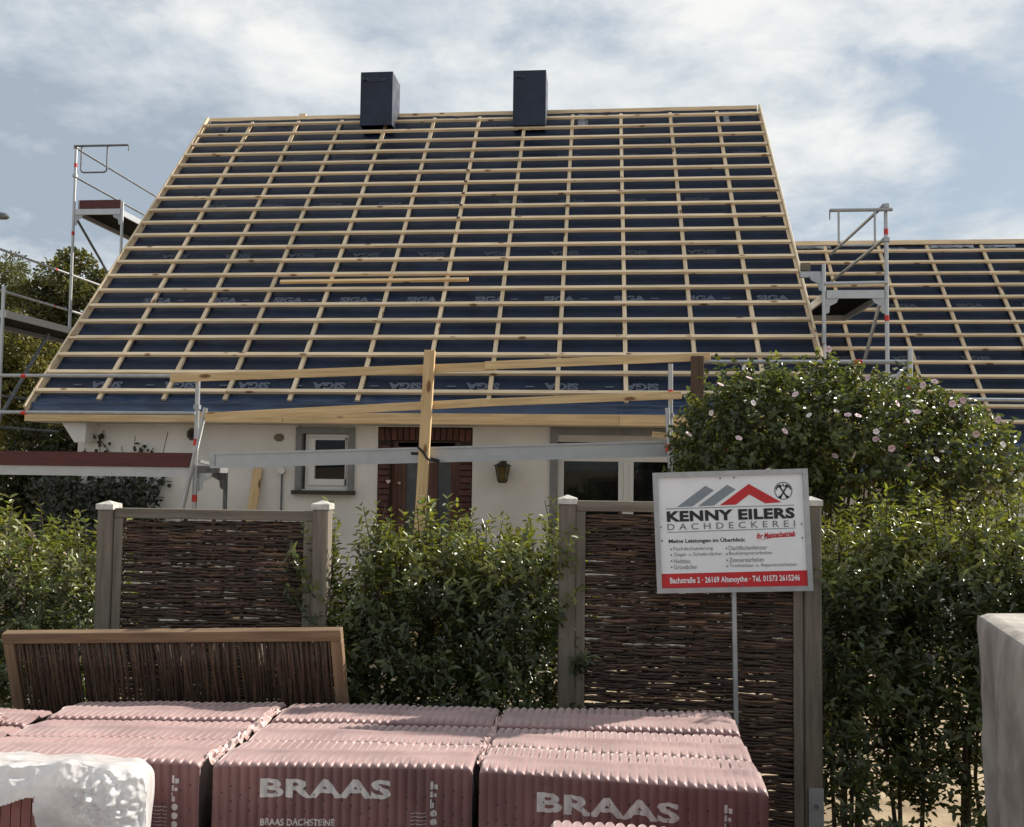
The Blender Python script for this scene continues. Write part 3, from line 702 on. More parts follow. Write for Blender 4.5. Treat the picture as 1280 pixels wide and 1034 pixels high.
# front scaffold
YF, YI = 9.35, 10.05
sf_ = thing('scaffold', 'aluminium scaffold with maroon toe boards standing along the front eaves', 'scaffold', (-1.7, 9.7, 0), 'scaffolds round the house')
xa, za = stand(sf_, 245, 476, YF, 560, rings=(623,)); coupler(sf_, (xa, YF, zat(509, YF, 250)), .04)
XE = xat(-80, YF, 560)
MB().tube((XE, YF, 0), (XE, YF, za), TR, 12).build('standard', G['alu'], sf_)
for py_ in (470, 516):
    z0, z1 = zat(py_, YF, 20), zat(py_+1, YF, 235)
    MB().tube((XE, YF-.045, z0), (xa, YF-.045, z1), .019, 10).build('guard_rail', G['galv'], sf_)
    pr = at(30, py_, YF-.045); ring(sf_, pr, (1, 0, 0), .05, .0215)
zt0 = zat(565, YF, 120); zt1 = zat(583, YF, 120)
tb = MB(); tb.box((XE-.5, YF-.02, zt1), (xa-.03, YF+.012, zt0)); tb.build('toe_board', G['toe'], sf_)
deck(sf_, XE-.5, xa-.03, YF+.015, YI-.05, zt1-.014)
q = [at(257, 510, YF-.06), at(227, 640, YF-.06)]; dd = (q[1]-q[0]).normalized(); q.append(q[0]+dd*(q[0].z/-dd.z*.98))
MB().tube(q[0], q[2], TR, 12).build('raking_tube', G['alu'], sf_); ring(sf_, at(245, 553, YF-.06), dd)
xin = xat(282, YI, 600); zin = zat(584, YI, 282)
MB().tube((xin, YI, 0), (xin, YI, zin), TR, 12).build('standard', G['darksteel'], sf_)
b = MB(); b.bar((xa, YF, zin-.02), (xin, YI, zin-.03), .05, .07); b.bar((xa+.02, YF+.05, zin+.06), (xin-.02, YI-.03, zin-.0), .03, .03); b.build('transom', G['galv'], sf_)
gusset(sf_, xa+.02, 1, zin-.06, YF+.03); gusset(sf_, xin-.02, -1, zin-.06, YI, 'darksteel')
# aluminium plank across the middle bay
pa, pb = at(264, 575, YF), at(834, 560, YF); dx = pb-pa
pl = MB()
for (y0, y1, h0, h1) in ((0, .03, -.072, .055), (.03, .55, .035, .055), (.55, .58, -.072, .055)):
    v = []
    for P in (pa, pb):
        v += [(P.x, P.y+y0, P.z+h0), (P.x, P.y+y1, P.z+h0), (P.x, P.y+y1, P.z+h1), (P.x, P.y+y0, P.z+h1)]
    pl.add(v, [(0,1,2,3), (7,6,5,4), (0,4,5,1), (1,5,6,2), (2,6,7,3), (3,7,4,0)])
for h in (-.085, .052):
    pl.bar((pa.x, pa.y-.008, pa.z+h+.01), (pb.x, pb.y-.008, pb.z+h+.01), .018, .020)
pl.build('walkway_plank', G['alu'], sf_)
eb = MB(); eb.box((pa.x-.012, pa.y-.012, pa.z-.075), (pa.x+.04, pa.y+.05, pa.z+.06)); eb.build('plank_end', G['galv'], sf_)
xb, zb = stand(sf_, 838, 455, YF, 540, rings=(492,)); coupler(sf_, (xb, YF, zat(519, YF, 838)), .035)
MB().tube(at(834, 510, YF-.055), at(838, 593, YF-.055), .022, 12).build('raking_tube', G['alu'], sf_); ring(sf_, at(835, 560, YF-.055))
coupler(sf_, at(839, 592, YF-.04), .04)
xc = xat(1138, YF, 500); xd = xat(1345, YF, 560)
for (xs0, xs1, pt0, pt1, px_) in ((xb+.03, xc-.03, 549, 566, 850), (xc+.03, xd, 577, 590, 1265)):
    z0, z1 = zat(pt1, YF, px_), zat(pt0, YF, px_)
    tb = MB(); tb.box((xs0, YF-.02, z0), (xs1, YF+.012, z1)); tb.build('toe_board', G['toe'], sf_)
    deck(sf_, xs0, xs1, YF+.015, YI-.05, z0-.014)
x3, z3 = stand(sf_, 1138, 436, YF, 470, rings=(483,)); MB().tube((xd, YF, 0), (xd, YF, z3), TR, 12).build('standard', G['alu'], sf_)
za_, zb_ = zat(452, YF, 900), zat(452, YF, 1130)
MB().tube((xat(880, YF, 452), YF+.045, za_), (x3, YF+.045, zb_), .022, 10).build('guard_rail', G['galv'], sf_); ring(sf_, (xat(1074, YF, 452), YF+.045, (za_*.2+zb_*.8)), (1, 0, 0), .07, .0245)
MB().tube((x3, YF+.045, zat(499, YF, 1200)), (xd, YF+.045, zat(500, YF, 1270)), .019, 10).build('guard_rail', G['galv'], sf_)
b = MB(); b.path([at(1134, 457, YF+.04), at(1121, 470, YF+.04), at(1106, 473, YF+.04)], .017, 8); b.path([at(1121, 470, YF+.04), at(1121, 500, YF+.04)], .017, 8); b.build('bracket_tube', G['galv'], sf_)

# right gable scaffold
YR = 11.5
sr_ = thing('scaffold', 'aluminium scaffold tower standing between the main roof and the annex roof', 'scaffold', (3.1, 12.5, 0), 'scaffolds round the house')
xr0, z0 = stand(sr_, 1030, 330, YR, 400); xr1, z1 = stand(sr_, 1108, 256, YR, 330, rings=(290, 398))
zk = zat(369, YR, 1070)
deck(sr_, xr0+.03, xr1-.03, YR-.02, YR+1.75, zk+.045)
MB().tube((xr0, YR-.03, zat(355, YR, 1070)), (xr1, YR-.03, zat(354, YR, 1070)), .021, 10).build('ledger', G['alu'], sr_)
gusset(sr_, xr0+.02, 1, zk-.04, YR); gusset(sr_, xr1-.02, -1, zk-.04, YR); gusset(sr_, xr0-.02, -1, zat(345, YR, 1030), YR)
zg_ = zat(264, YR, 1070); gx_ = at(1036, 264, YR).x
b = MB(); b.path([(xr1+.06, YR-.05, zg_), (gx_, YR-.05, zg_)], .021, 10); b.path([(gx_, YR-.05, zg_), (gx_, YR-.05, zg_-.11)], .010, 6); b.build('end_guard_bar', G['galv'], sr_)
l = MB(); u0, u1, zb2 = at(1047, 264, YR).x, at(1092, 264, YR).x, zat(308, YR, 1070); r = .04
l.path([(u0, YR-.05, zg_), (u0, YR-.05, zb2+r), (u0+r, YR-.05, zb2), (u1-r, YR-.05, zb2), (u1, YR-.05, zb2+r), (u1, YR-.05, zg_)], .014, 8); l.build('end_guard_loop', G['galv'], sr_)
for py_ in (258, 300):
    z = zat(py_, YR, 1105); MB().tube((xr1-.035, YR, z), (xr1-.035, YR+2.55, z), .020, 10).build('guard_rail', G['galv'], sr_); coupler(sr_, (xr1, YR, z), .045)
MB().tube((xr1-.08, YR+.03, zk-.12), (xat(1068, YR+1.1, 480), YR+1.1, zk-1.15), .022, 10).build('diagonal_brace', G['galv'], sr_)
b = MB(); b.box((xr0-.27, YR+.02, zat(346, YR, 1015)), (xr0, YR+.08, zat(339, YR, 1015))); b.build('ledger_stub', G['alu'], sr_)
b = MB(); b.box((xr0-.03, YR-.06, zat(430, YR, 1025)), (xr0+.01, YR, zat(413, YR, 1025))); b.build('wedge_socket', G['galv'], sr_)
beam('packing_block', at(1001, 334, YR+.05), at(1012, 334, YR+.05), .08, .09, G['fence_wood'], sr_)
MB().tube((x3+0, YF+.03, zat(477, YF, 1135)), (xr1, YR, zat(477, YF, 1135)), .019, 8).build('tie_tube', G['galv'], sr_)

# loose timbers tied to the scaffold
YB = YF-.075
gA = 'long raw boards tied on as guard rails'
def gboard(a, b, w, label, dy=0.0):
    o = beam('guard_board', at(*a, YB+dy), at(*b, YB+dy), .024, w, G['board']); tag(o, label, 'board', gA); return o
gboard((213, 473), (620, 458), .085, 'long raw guard board crossing the lowest roof battens above the small window')
gboard((606, 457), (888, 446), .080, 'raw guard board running over the roof battens to the top of the brown post', -.027)
gboard((256, 521), (612, 503), .080, 'raw guard board along the fascia above the small window')
gboard((602, 503.5), (852, 494), .075, 'raw guard board along the drip foil above the wide window', -.027)
q0 = at(537.5, 438, YB-.07); q1 = at(530, 570, YB-.07); d_ = (q1-q0).normalized()
pr = thing('timber_prop', 'tall raw timber post strapped upright to the scaffold walkway before the front door', 'post', (q0.x-.15, YB-.07, 0))
beam('post', q0, q0+d_*(q0.z/-d_.z), .105, .06, G['board'], pr, up=(0, -1, 0), bevel=.004)
st = MB(); zc = q1.z
c0 = at(530, 566, YB-.104)
st.path([at(522, 559, YB-.106), at(528, 564, YB-.108), at(533, 572, YB-.108), at(538, 576, YB-.106)], .012, 6); st.bar(at(514, 567, YB-.02), at(524, 567, YB-.02), .03, .03); st.bar(at(538, 574, YB-.05), at(549, 577, YB-.02), .03, .035)
st.build('strap', G['rubber'], pr)
q0 = at(871, 446, YB-.02)
bp_ = beam('brown_post', (q0.x, q0.y-.045, 0), (q0.x, q0.y-.045, q0.z), .12, .05, G['brown_wood'], up=(0, -1, 0)); tag(bp_, 'dark brown wooden post rising out of the flowering bush beside the scaffold tube', 'post')
yy = roof(13.68, 0, .045).y
lo = beam('loose_lath', roof(13.66, xat(350, yy, 357), .0415), roof(13.58, xat(585, yy, 352), .0415), .05, .04, G['board'], up=SN); tag(lo, 'loose wooden lath lying across the roof battens of the main house', 'lath')
s0 = at(323, 585, YW-.03)
lbd = beam('leaning_board', (s0.x-.10, YW-.45, 0.0), (s0.x, YW-.035, s0.z), .11, .025, G['board'], up=(0, -1, 0)); tag(lbd, 'short raw board leaning on the white wall beside the small window', 'board')
sb2 = beam('plank_offcut', at(815, 543, YF+.05), at(858, 548, YF+.05), .025, .055, G['board']); tag(sb2, 'short raw plank lying on the scaffold deck at the wide window', 'board')

# wall lantern
c = at(628, 591, YW-.12); ln = thing('wall_lantern', 'small black iron lantern with amber glass on the white wall beside the door', 'lantern', (c.x, YW, c.z))
b = MB(); b.path([(c.x, c.y, c.z+.135), (c.x, c.y, c.z+.105), (c.x, c.y, c.z+.08), (c.x, c.y, c.z+.075)], [.015, .06, .115, .095], 6); b.build('cap', G['lantern'], ln)
b = MB(); b.path([(c.x, c.y, c.z+.076), (c.x, c.y, c.z-.105)], [.082, .050], 6, caps=False); b.build('lantern_glass', G['amber'], ln)
b = MB()
for k in range(6):
    t = 2*math.pi*k/6; b.tube((c.x+.084*math.cos(t), c.y+.084*math.sin(t), c.z+.078), (c.x+.052*math.cos(t), c.y+.052*math.sin(t), c.z-.105), .006, 5)
b.path([(c.x, c.y, c.z-.100), (c.x, c.y, c.z-.118)], [.055, .045], 6); b.build('lantern_frame', G['lantern'], ln)
b = MB(); b.path([(c.x, c.y, c.z+.13), (c.x, c.y, c.z+.19), (c.x, c.y+.06, c.z+.22), (c.x, YW+.003, c.z+.20)], .012, 6); b.box((c.x-.035, YW-.012, c.z+.12), (c.x+.035, YW+.004, c.z+.26)); b.build('bracket', G['lantern'], ln)

# street lamp, only its head reaches the frame
sp_ = at(-6, 271, 24); lamp = thing('street_lamp', 'grey street lamp head above the silvery tree', 'street lamp', (sp_.x-1.4, 24, 0))
MB().path([(sp_.x-1.4, 24, 0), (sp_.x-1.4, 24, sp_.z-.5), (sp_.x-1.2, 24, sp_.z-.1), (sp_.x-.4, 24, sp_.z)], [.08, .055, .045, .035], 10).build('pole', G['darksteel'], lamp)
b = MB(); b.path([(sp_.x-.42, 24, sp_.z), (sp_.x-.2, 24, sp_.z+.02), (sp_.x+.1, 24, sp_.z+.03), (sp_.x+.32, 24, sp_.z-.0), (sp_.x+.40, 24, sp_.z-.03)], [.04, .09, .11, .09, .03], 10); b.build('lamp_head', G['darksteel'], lamp)

# ------------------------------------------------------------------ builder's sign
YS = 5.08
tl, tr_, bl, br = (at(817, 591, YS), at(1011, 586, YS), at(820, 742, YS), at(1014, 738, YS))
sx = ((tr_-tl)+(br-bl)); sx.normalize(); sz = ((tl-bl)+(tr_-br)); sz = (sz-sx*sz.dot(sx)).normalized(); sy_ = sz.cross(sx)
sw = ((tr_-tl).length+(br-bl).length)/2; sh = ((tl-bl).length+(tr_-br).length)/2; s0 = (tl+tr_+bl+br)/4
KU = sw/1010.0
sg = thing('builder_sign', "white and red roofer's sign board in a grey metal frame on a thin steel post", 'sign', (s0.x, YS, 0))
SM = Matrix.Identity(4)
for i in range(3): SM[i][0] = sx[i]; SM[i][1] = sz[i]; SM[i][2] = -sy_[i]; SM[i][3] = s0[i]
def sl2(zx, zy): return ((zx-595)*KU, (486-zy)*KU - .004*(zx-595)*KU)      # enlarged-sign units to local metres
hw, hh = sw/2, sh/2; fw = .026
b = MB(); b.box((-hw+.012, -hh+.012, -.008), (hw-.012, hh-.012, 0)); panel = b.build('panel', G['sign_white'], sg, M=SM)
b = MB(); b.box((-hw, -hh, -.02), (-hw+fw, hh, .014)); b.box((hw-fw, -hh, -.02), (hw, hh, .014)); b.box((-hw+fw, hh-fw, -.02), (hw-fw, hh, .013)); b.box((-hw+fw, -hh, -.02), (hw-fw, -hh+fw, .013))
b.build('frame', G['galv'], sg, M=SM)
def shape(name, pts, m, z=.0015):
    b = MB(); n = len(pts); q = [sl2(*p_) for p_ in pts]
    b.add([(x, y, z) for x, y in q], [tuple(range(n))]); return b.build(name, m, panel, M=SM)
def sword(s, x0, x1, zy, cap, m, bold=0, spacing=1.0, shear=0, rot=0):
    cxy = sl2((x0+x1)/2, zy); me = text_mesh(s, bold, spacing, shear)
    Mx = SM @ Matrix.Translation((cxy[0], cxy[1], .0025)) @ Matrix.Rotation(rot, 4, 'Z') @ Matrix.Diagonal(((x1-x0)*KU, cap*KU, 1, 1))
    return link('lettering', me, m, panel, Mx)
shape('logo_gable', [(242,320),(345,318),(490,215),(435,183)], G['sign_grey'])
shape('logo_gable', [(380,318),(485,315),(633,212),(577,180)], G['sign_grey'])
for pts in ([(523,315),(630,312),(718,247),(718,177)], [(718,177),(718,247),(820,308),(925,303)]): shape('logo_gable', pts, G['sign_red'])
shape('rule', [(168,333),(1005,326),(1005,321),(168,328)], G['sign_grey']); shape('rule', [(174,489),(1006,476),(1006,471),(174,484)], G['sign_grey'])
sword('KENNY EILERS', 173, 1006, 378, 72, G['sign_black'], bold=.046, spacing=1.07, rot=.006)
sword('DACHDECKEREI', 174, 1006, 447, 42, G['sign_text'], bold=.006, spacing=1.7, rot=.006)
sword('Ihr Meisterbetrieb', 752, 1004, 515, 36, G['sign_red'], bold=.03, shear=.35, rot=.055)
shape('stroke', [(752,554),(860,534),(1004,528),(1004,523),(860,527)], G['sign_red'])
sword('Meine Leistungen im Überblick:', 180, 680, 545, 38, G['sign_black'], bold=.022)
for zy, a_, b_, xe1, xe2 in ((598, 'Flachdachsanierung', 'Dachflächenfenster', 466, 820), (636, 'Ziegel- u. Schieferdächer', 'Bauklempnerarbeiten', 526, 850), (677, 'Holzbau', 'Zimmereiarbeiten', 316, 795), (716, 'Gründächer', 'Trockenbau- u. Reparaturarbeiten', 360, 1004)):
    sword(a_, 208, xe1, zy, 29, G['sign_text']); sword(b_, 570, xe2, zy-2, 29, G['sign_text'])
    for bx in (193, 556): shape('bullet', [(bx+6*math.cos(t), zy-6*math.sin(t)) for t in [2*math.pi*k/10 for k in range(10)]], G['sign_text'])
shape('red_band', [(124,866),(1072,858),(1072,750),(124,760)], G['sign_red'], .001)
sword('Bachstraße 2 · 26169 Altenoythe · Tel. 01573 2615246', 178, 1020, 806, 50, G['sign_white'], bold=.026, spacing=1.04, rot=.006)
ec = (940, 228); n = 32; b = MB(); v = []
for rr in (58, 53):
    for k in range(n):
        x, y = sl2(ec[0]+rr*math.cos(2*math.pi*k/n), ec[1]-rr*math.sin(2*math.pi*k/n)); v.append((x, y, .002))
b.add(v, [(k, (k+1) % n, n+(k+1) % n, n+k) for k in range(n)])
for s in (-1, 1):
    def e(x, y): X, Y = sl2(ec[0]+s*x, ec[1]-y); return (X, Y, .0022+.0003*s)
    b.add([e(-28,-44), e(-18,-48), e(27,26), e(19,31)], [(0,1,2,3) if s > 0 else (3,2,1,0)])
    b.add([e(6,30), e(20,22), e(36,22), e(46,0), e(48,18), e(34,38), e(18,42)], [tuple(range(7)) if s > 0 else tuple(reversed(range(7)))])
    b.add([e(-34,-40), e(-22,-52), e(-12,-40), e(-24,-28)], [(0,1,2,3) if s > 0 else (3,2,1,0)])
b.add([(*sl2(ec[0]-7, ec[1]-44), .0022), (*sl2(ec[0]+7, ec[1]-44), .0022), (*sl2(ec[0], ec[1]-24), .0022)], [(0, 2, 1)])
b.build('roofer_emblem', G['sign_black'], panel, M=SM)
for zx, zy in ((533,136),(623,133),(133,450),(136,541),(1047,447),(1048,538),(560,842),(651,842)):
    x, y = sl2(zx, zy); b = MB(); b.path([(x, y, -.001), (x, y, .004)], .0042, 8); b.build('rivet', G['darksteel'], panel, M=SM)
pt_ = at(916, 741, YS+.012); pb_ = at(919, 890, YS+.012); d_ = (pb_-pt_).normalized()
beam('sign_post', pt_+Vector((0, .018, .5)), pt_+d_*(pt_.z/-d_.z), .024, .024, G['galv'], sg, up=(0, -1, 0))

# ------------------------------------------------------------------ fence
YP = 5.2
def fpost(px, pyt, label, wpx=20, anchor=False):
    x = xat(px, YP, 700); zt_ = zat(pyt, YP, px)
    t = thing('fence_post', label, 'fence post', (x, YP, 0), 'fence posts')
    beam('post', (x, YP, 0), (x, YP, zt_-.03), .09, .09, G['fence_wood'], t, up=(0, -1, 0), bevel=.006)
    b = MB(); h = .052
    b.add([(x-h, YP-h, zt_-.034), (x+h, YP-h, zt_-.034), (x+h, YP+h, zt_-.034), (x-h, YP+h, zt_-.034), (x-h, YP-h, zt_-.004), (x+h, YP-h, zt_-.004), (x+h, YP+h, zt_-.004), (x-h, YP+h, zt_-.004), (x, YP, zt_+.016)],
          [(3,2,1,0), (0,1,5,4), (1,2,6,5), (2,3,7,6), (3,0,4,7), (4,5,8), (5,6,8), (6,7,8), (7,4,8)])
    b.build('post_cap', G['post_cap'], t)
    if anchor:
        b = MB(); b.box((x-.03, YP-.056, 0), (x+.046, YP-.0465, zat(981, YP, px))); a = b.build('post_anchor', G['galv'], t)
        for zz_ in (.33, .12):
            b = MB(); b.path([(x+.008, YP-.066, zz_*.9), (x+.008, YP-.052, zz_*.9)], .011, 6); b.build('bolt', G['darksteel'], a)
    return x
xp1 = fpost(134, 629, 'weathered fence post at the outer edge of the narrow wicker panel, beside dense hedge')
xp2 = fpost(402, 629, 'weathered fence post with a pale cap overgrown by leafy shoots, beside the narrow wicker panel')
xp3 = fpost(709, 622, 'grey weathered fence post between the laurel hedge and the wide wicker panel')
xp4 = fpost(1014, 624, 'weathered fence post with a steel ground anchor behind the sign', anchor=True)
def wicker(x0, x1, zt_, label, nst, m):
    t = thing('willow_screen', label, 'fence', ((x0+x1)/2, YP, 0), 'woven willow fence panels')
    y0, y1 = YP-.028, YP+.028; fw_ = .052; zb_ = .06
    beam('top_rail', (x0, YP, zt_-.028), (x1, YP, zt_-.028), .056, .056, m, t)
    beam('bottom_rail', (x0, YP, zb_+.028), (x1, YP, zb_+.028), .056, .056, m, t)
    for x in (x0+fw_/2, x1-fw_/2): beam('stile', (x, YP, zb_+.057), (x, YP, zt_-.057), fw_, .054, m, t, up=(0, -1, 0))
    xa_, xb_ = x0+fw_, x1-fw_; sp = (xb_-xa_)/(nst+1)
    for k in range(1, nst+1):
        MB().path([(xa_+sp*k+random.uniform(-.006, .006), YP, zb_+.05), (xa_+sp*k, YP, 1.0), (xa_+sp*k+random.uniform(-.008, .008), YP, zt_-.05)], .011, 7).build('stake', G['stick'], t)
    b = MB(); z = zb_+.07; r_ = 0
    rnd = random.Random(int(x0*1000))
    while z < zt_-.065:
        npc = rnd.randint(2, 4); cuts = [xa_-.01]+sorted(rnd.uniform(xa_+.1, xb_-.1) for _ in range(npc-1))+[xb_+.01]
        for xs_, xe_ in zip(cuts, cuts[1:]):
            n = max(3, int((xe_-xs_+.1)/.035)); rr = rnd.uniform(.0062, .0100); dz = rnd.uniform(-.006, .006); sl3 = rnd.uniform(-.02, .02); ph = rnd.uniform(-.3, .3)
            br_ = rnd.uniform(.45, 1.55); c_ = (br_, br_*rnd.uniform(.92, 1.05), br_*rnd.uniform(.85, 1.1))
            if rnd.random() < .14: c_ = tuple(2.3*q_ for q_ in c_)
            pts = []
            for k in range(n+1):
                x = xs_+(xe_-xs_)*k/n; x = min(max(x, xa_-.012), xb_+.012)
                w_ = math.cos(math.pi*(x-xa_)/sp)*(1 if r_ % 2 else -1)
                pts.append((x, YP-.013*w_+rnd.uniform(-.003, .003), z+dz+sl3*(x-(xs_+xe_)/2)+rnd.uniform(-.003, .003)))
            b.path(pts, [rr*(.75+.5*k/n) for k in range(n+1)], 5, c_)
        z += rnd.uniform(.0065, .0095); r_ += 1
    o = b.build('woven_rods', G['willow'], t, smooth=True); o['kind'] = 'stuff'
    return t
wicker(xp1+.047, xp2-.047, zat(637, YP, 270), 'narrow woven willow fence panel behind the leaning slatted panel', 5, G['fence_wood'])
wicker(xp3+.047, xp4-.047, zat(627, YP, 800), 'wide woven willow fence panel behind the roofing sign', 5, G['fence_wood'])
# slatted willow panel propped on its side
ptl = at(5, 790, 4.62); ptr = at(427, 786, 4.62)
lp = thing('willow_hurdle', 'loose willow panel of upright sticks in a tan frame, propped low behind the tile packs', 'hurdle', ((ptl.x+ptr.x)/2, 4.75, 0))
ux = (ptr-ptl); wl = ux.length; ux.normalize(); dn = Vector((.02, .25, -1)).normalized()
dn = (dn-ux*dn.dot(ux)).normalized(); fn = ux.cross(dn)
Lh = ((ptl.z+ptr.z)/2-.01)/-dn.z
def lpp(a, d, f=0): return ptl+ux*a+dn*d+fn*f
beam('rail', lpp(0, .028), lpp(wl, .028), .05, .056, G['tan_wood'], lp, up=-dn)
beam('rail', lpp(0, Lh-.03), lpp(wl, Lh-.03), .05, .056, G['tan_wood'], lp, up=-dn)
for a_ in (.028, wl-.028): beam('stile', lpp(a_, .058), lpp(a_, Lh-.06), .056, .048, G['tan_wood'], lp, up=fn)
bases = []
for k in range(8):
    b = MB(); r0_ = random.uniform(.006, .011); ln_ = Lh-.09; n = 7
    b.path([(random.uniform(-.006, .006), random.uniform(-.003, .003), -ln_*j/n) for j in range(n+1)], [r0_*random.uniform(.8, 1.15) for j in range(n+1)], 6)
    me = b.mesh('stick', smooth=True); me.materials.append(G['stick']); bases.append(me)
MR = Matrix.Identity(4)
for i in range(3): MR[i][0] = ux[i]; MR[i][1] = fn[i]; MR[i][2] = -dn[i]
ns = 165
for k in range(ns):
    a_ = .062+(wl-.124)*(k+.5)/ns+random.uniform(-.003, .003)
    Mx = Matrix.Translation(lpp(a_, .045, random.uniform(-.012, .012))) @ MR @ Matrix.Rotation(random.uniform(-.02, .02), 4, 'Y')
    link('stick', random.choice(bases), None, lp, Mx)
beam('cross_bar', lpp(.06, .42, .018), lpp(wl-.06, .42, .018), .02, .022, G['brown_wood'], lp, up=-dn)
# ------------------------------------------------------------------ packs of roof tiles
def tile_pack(FL, FR, BR, BL, zt, label, group='film-wrapped packs of roof tiles', nr=None, rows=3, prints=(), z0=.135, seed=0):
    FL, FR, BR, BL = [Vector((*q, 0)) for q in (FL, FR, BR, BL)]
    c = (FL+FR+BR+BL)/4
    t = thing('tile_pack', label, 'tile pack', (c.x, c.y, 0), group)
    wdt = (FR-FL).length; nr = nr or int(round(wdt/.0355)); S_ = 8
    dep = ((BL-FL).length+(BR-FR).length)/2
    ndir = Vector(((FR-FL).y, -(FR-FL).x, 0)).normalized()
    def rib(u): return abs(math.sin(math.pi*nr*u))**.75
    prof = []            # (v along depth 0..1, z, nv, nz, rib amplitude, valley depth)
    for k in range(9): prof.append((0, z0+(zt-.03-z0)*k/8, -1, 0, .0115, 0))
    prof += [(0, zt-.012, -1, .1, .0115, .003), (.001, zt-.004, -.9, .4, .0105, .008), (.006, zt-.0005, -.4, .9, .008, .011)]
    for r_ in range(rows):
        a = r_/rows; w_ = 1/rows; dz = (-.0, -.010, -.003)[r_ % 3]
        def P(tt, h, nv=0, nz=1, am=.004, va=.0): prof.append((a+w_*tt, zt+dz+h, nv, nz, am, va))
        if r_ > 0: P(-.012, -.052, 0, 0, .0, 0); P(.0, -.050, -.5, 0, .004, 0); P(.004, -.014, -1, .1, .010, .004); P(.008, -.004, -.8, .5, .0105, .010); P(.025, .0, -.3, 1, .009, .012)
        P(.06, .001, -.1, 1, .006, .008); P(.11, .002, am=.005, va=.004); P(.20, .003, am=.004, va=.001); P(.30, .004, am=.003); P(.42, .007, am=.0022)
        P(.47, .014, am=.0010); P(.50, .010, am=.001); P(.54, .004, am=.003, va=.003); P(.60, .002, am=.0045, va=.006); P(.72, .001, am=.005, va=.005); P(.84, -.001, am=.006, va=.004)
        P(.93, -.004, .2, 1, .006, .004)
        if r_ < rows-1: P(.962, -.012, .7, .6, .005, .003); P(.972, -.050, .5, 0, .002, 0)
    prof += [(.99, zt-.01, .5, .8, .009, .01), (1, zt-.03, 1, .1, .009, .0), (1, z0, 1, 0, .008, 0)]
    NU = nr*S_; vs_ = []
    for (v, z, nv, nz, am, va) in prof:
        for k in range(NU+1):
            u = k/NU
            q = (FL*(1-u)+FR*u)*(1-v)+(BL*(1-u)+BR*u)*v
            wob = .006*noise.noise((q.x*3+seed, q.y*3, z*2)) + .004*noise.noise((q.x*11+seed, q.y*11, z*7))
            endr = max(0, 1-min(u, 1-u)*nr/1.2)**2*.010
            am_ = am*(.75+.5*noise.noise((q.x*4, q.y*6, z*3+seed)))
            d_ = rib(u)*am_+wob
            zv = va*(1-rib(u))**1.5
            vs_.append((q.x-ndir.x*nv*d_, q.y-ndir.y*nv*d_, z+nz*d_-zv-(endr if z > zt-.1 else 0)))
    n1 = NU+1; fs = [(r_*n1+k, r_*n1+k+1, (r_+1)*n1+k+1, (r_+1)*n1+k) for r_ in range(len(prof)-1) for k in range(NU)]
    b = MB(); b.add(vs_, fs)
    cols = []                # upward film faces tinted paler: sunlight painted into the colour
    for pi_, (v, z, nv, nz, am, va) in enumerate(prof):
        sun_tint = (1.9, 2.75, 2.75) if nz > .35 and z > zt-.1 else (1.0, 1.0, .999)
        cols += [sun_tint]*(NU+1)
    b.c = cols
    L0 = [r_*n1 for r_ in range(len(prof))]; b.f.append(tuple(reversed(L0))); b.f.append(tuple(i+NU for i in L0))
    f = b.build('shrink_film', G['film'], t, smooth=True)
    # pallet
    for k in range(3):
        u = (.06, .5, .94)[k]; p0 = FL*(1-u)+FR*u; p1 = BL*(1-u)+BR*u
        beam('pallet_bearer', p0+Vector((0, .01, .045)), p1+Vector((0, -.01, .045)), .09, .09, G['pallet'], t)
    beam('pallet_board', FL*.99+FR*.01+Vector((0, .06, .110)), FR*.99+FL*.01+Vector((0, .06, .110)), .10, .04, G['pallet'], t)
    beam('pallet_board', BL*.99+BR*.01+Vector((0, -.06, .110)), BR*.99+BL*.01+Vector((0, -.06, .110)), .10, .04, G['pallet'], t)
    ex = (FR-FL).normalized()
    def front(a, z):                       # point on the ribbed front, a metres along it
        u = a/wdt; q = FL+ex*a
        wob = .006*noise.noise((q.x*3+seed, q.y*3, z*2)) + .004*noise.noise((q.x*11+seed, q.y*11, z*7))
        am_ = .0115*(.75+.5*noise.noise((q.x*4, q.y*6, z*3+seed)))
        d_ = rib(min(max(u, 0), 1))*am_+wob+.0016
        return (q.x+ndir.x*d_, q.y+ndir.y*d_, z)
    def conform(name, me, a0, zc, w_, h_):
        bm = bmesh.new(); bm.from_mesh(me)
        for v in bm.verts: v.co = Vector((a0+(v.co.x+.5)*w_, zc+v.co.y*h_, 0))
        st_ = wdt/nr/5; k = int(a0/st_)
        while k*st_ < a0+w_:
            bmesh.ops.bisect_plane(bm, geom=bm.verts[:]+bm.edges[:]+bm.faces[:], plane_co=(k*st_, 0, 0), plane_no=(1, 0, 0)); k += 1
        for v in bm.verts: v.co = front(v.co.x, v.co.y)
        m2 = bpy.data.meshes.new(name); bm.to_mesh(m2); bm.free()
        return link(name, m2, G['print_white'], f)
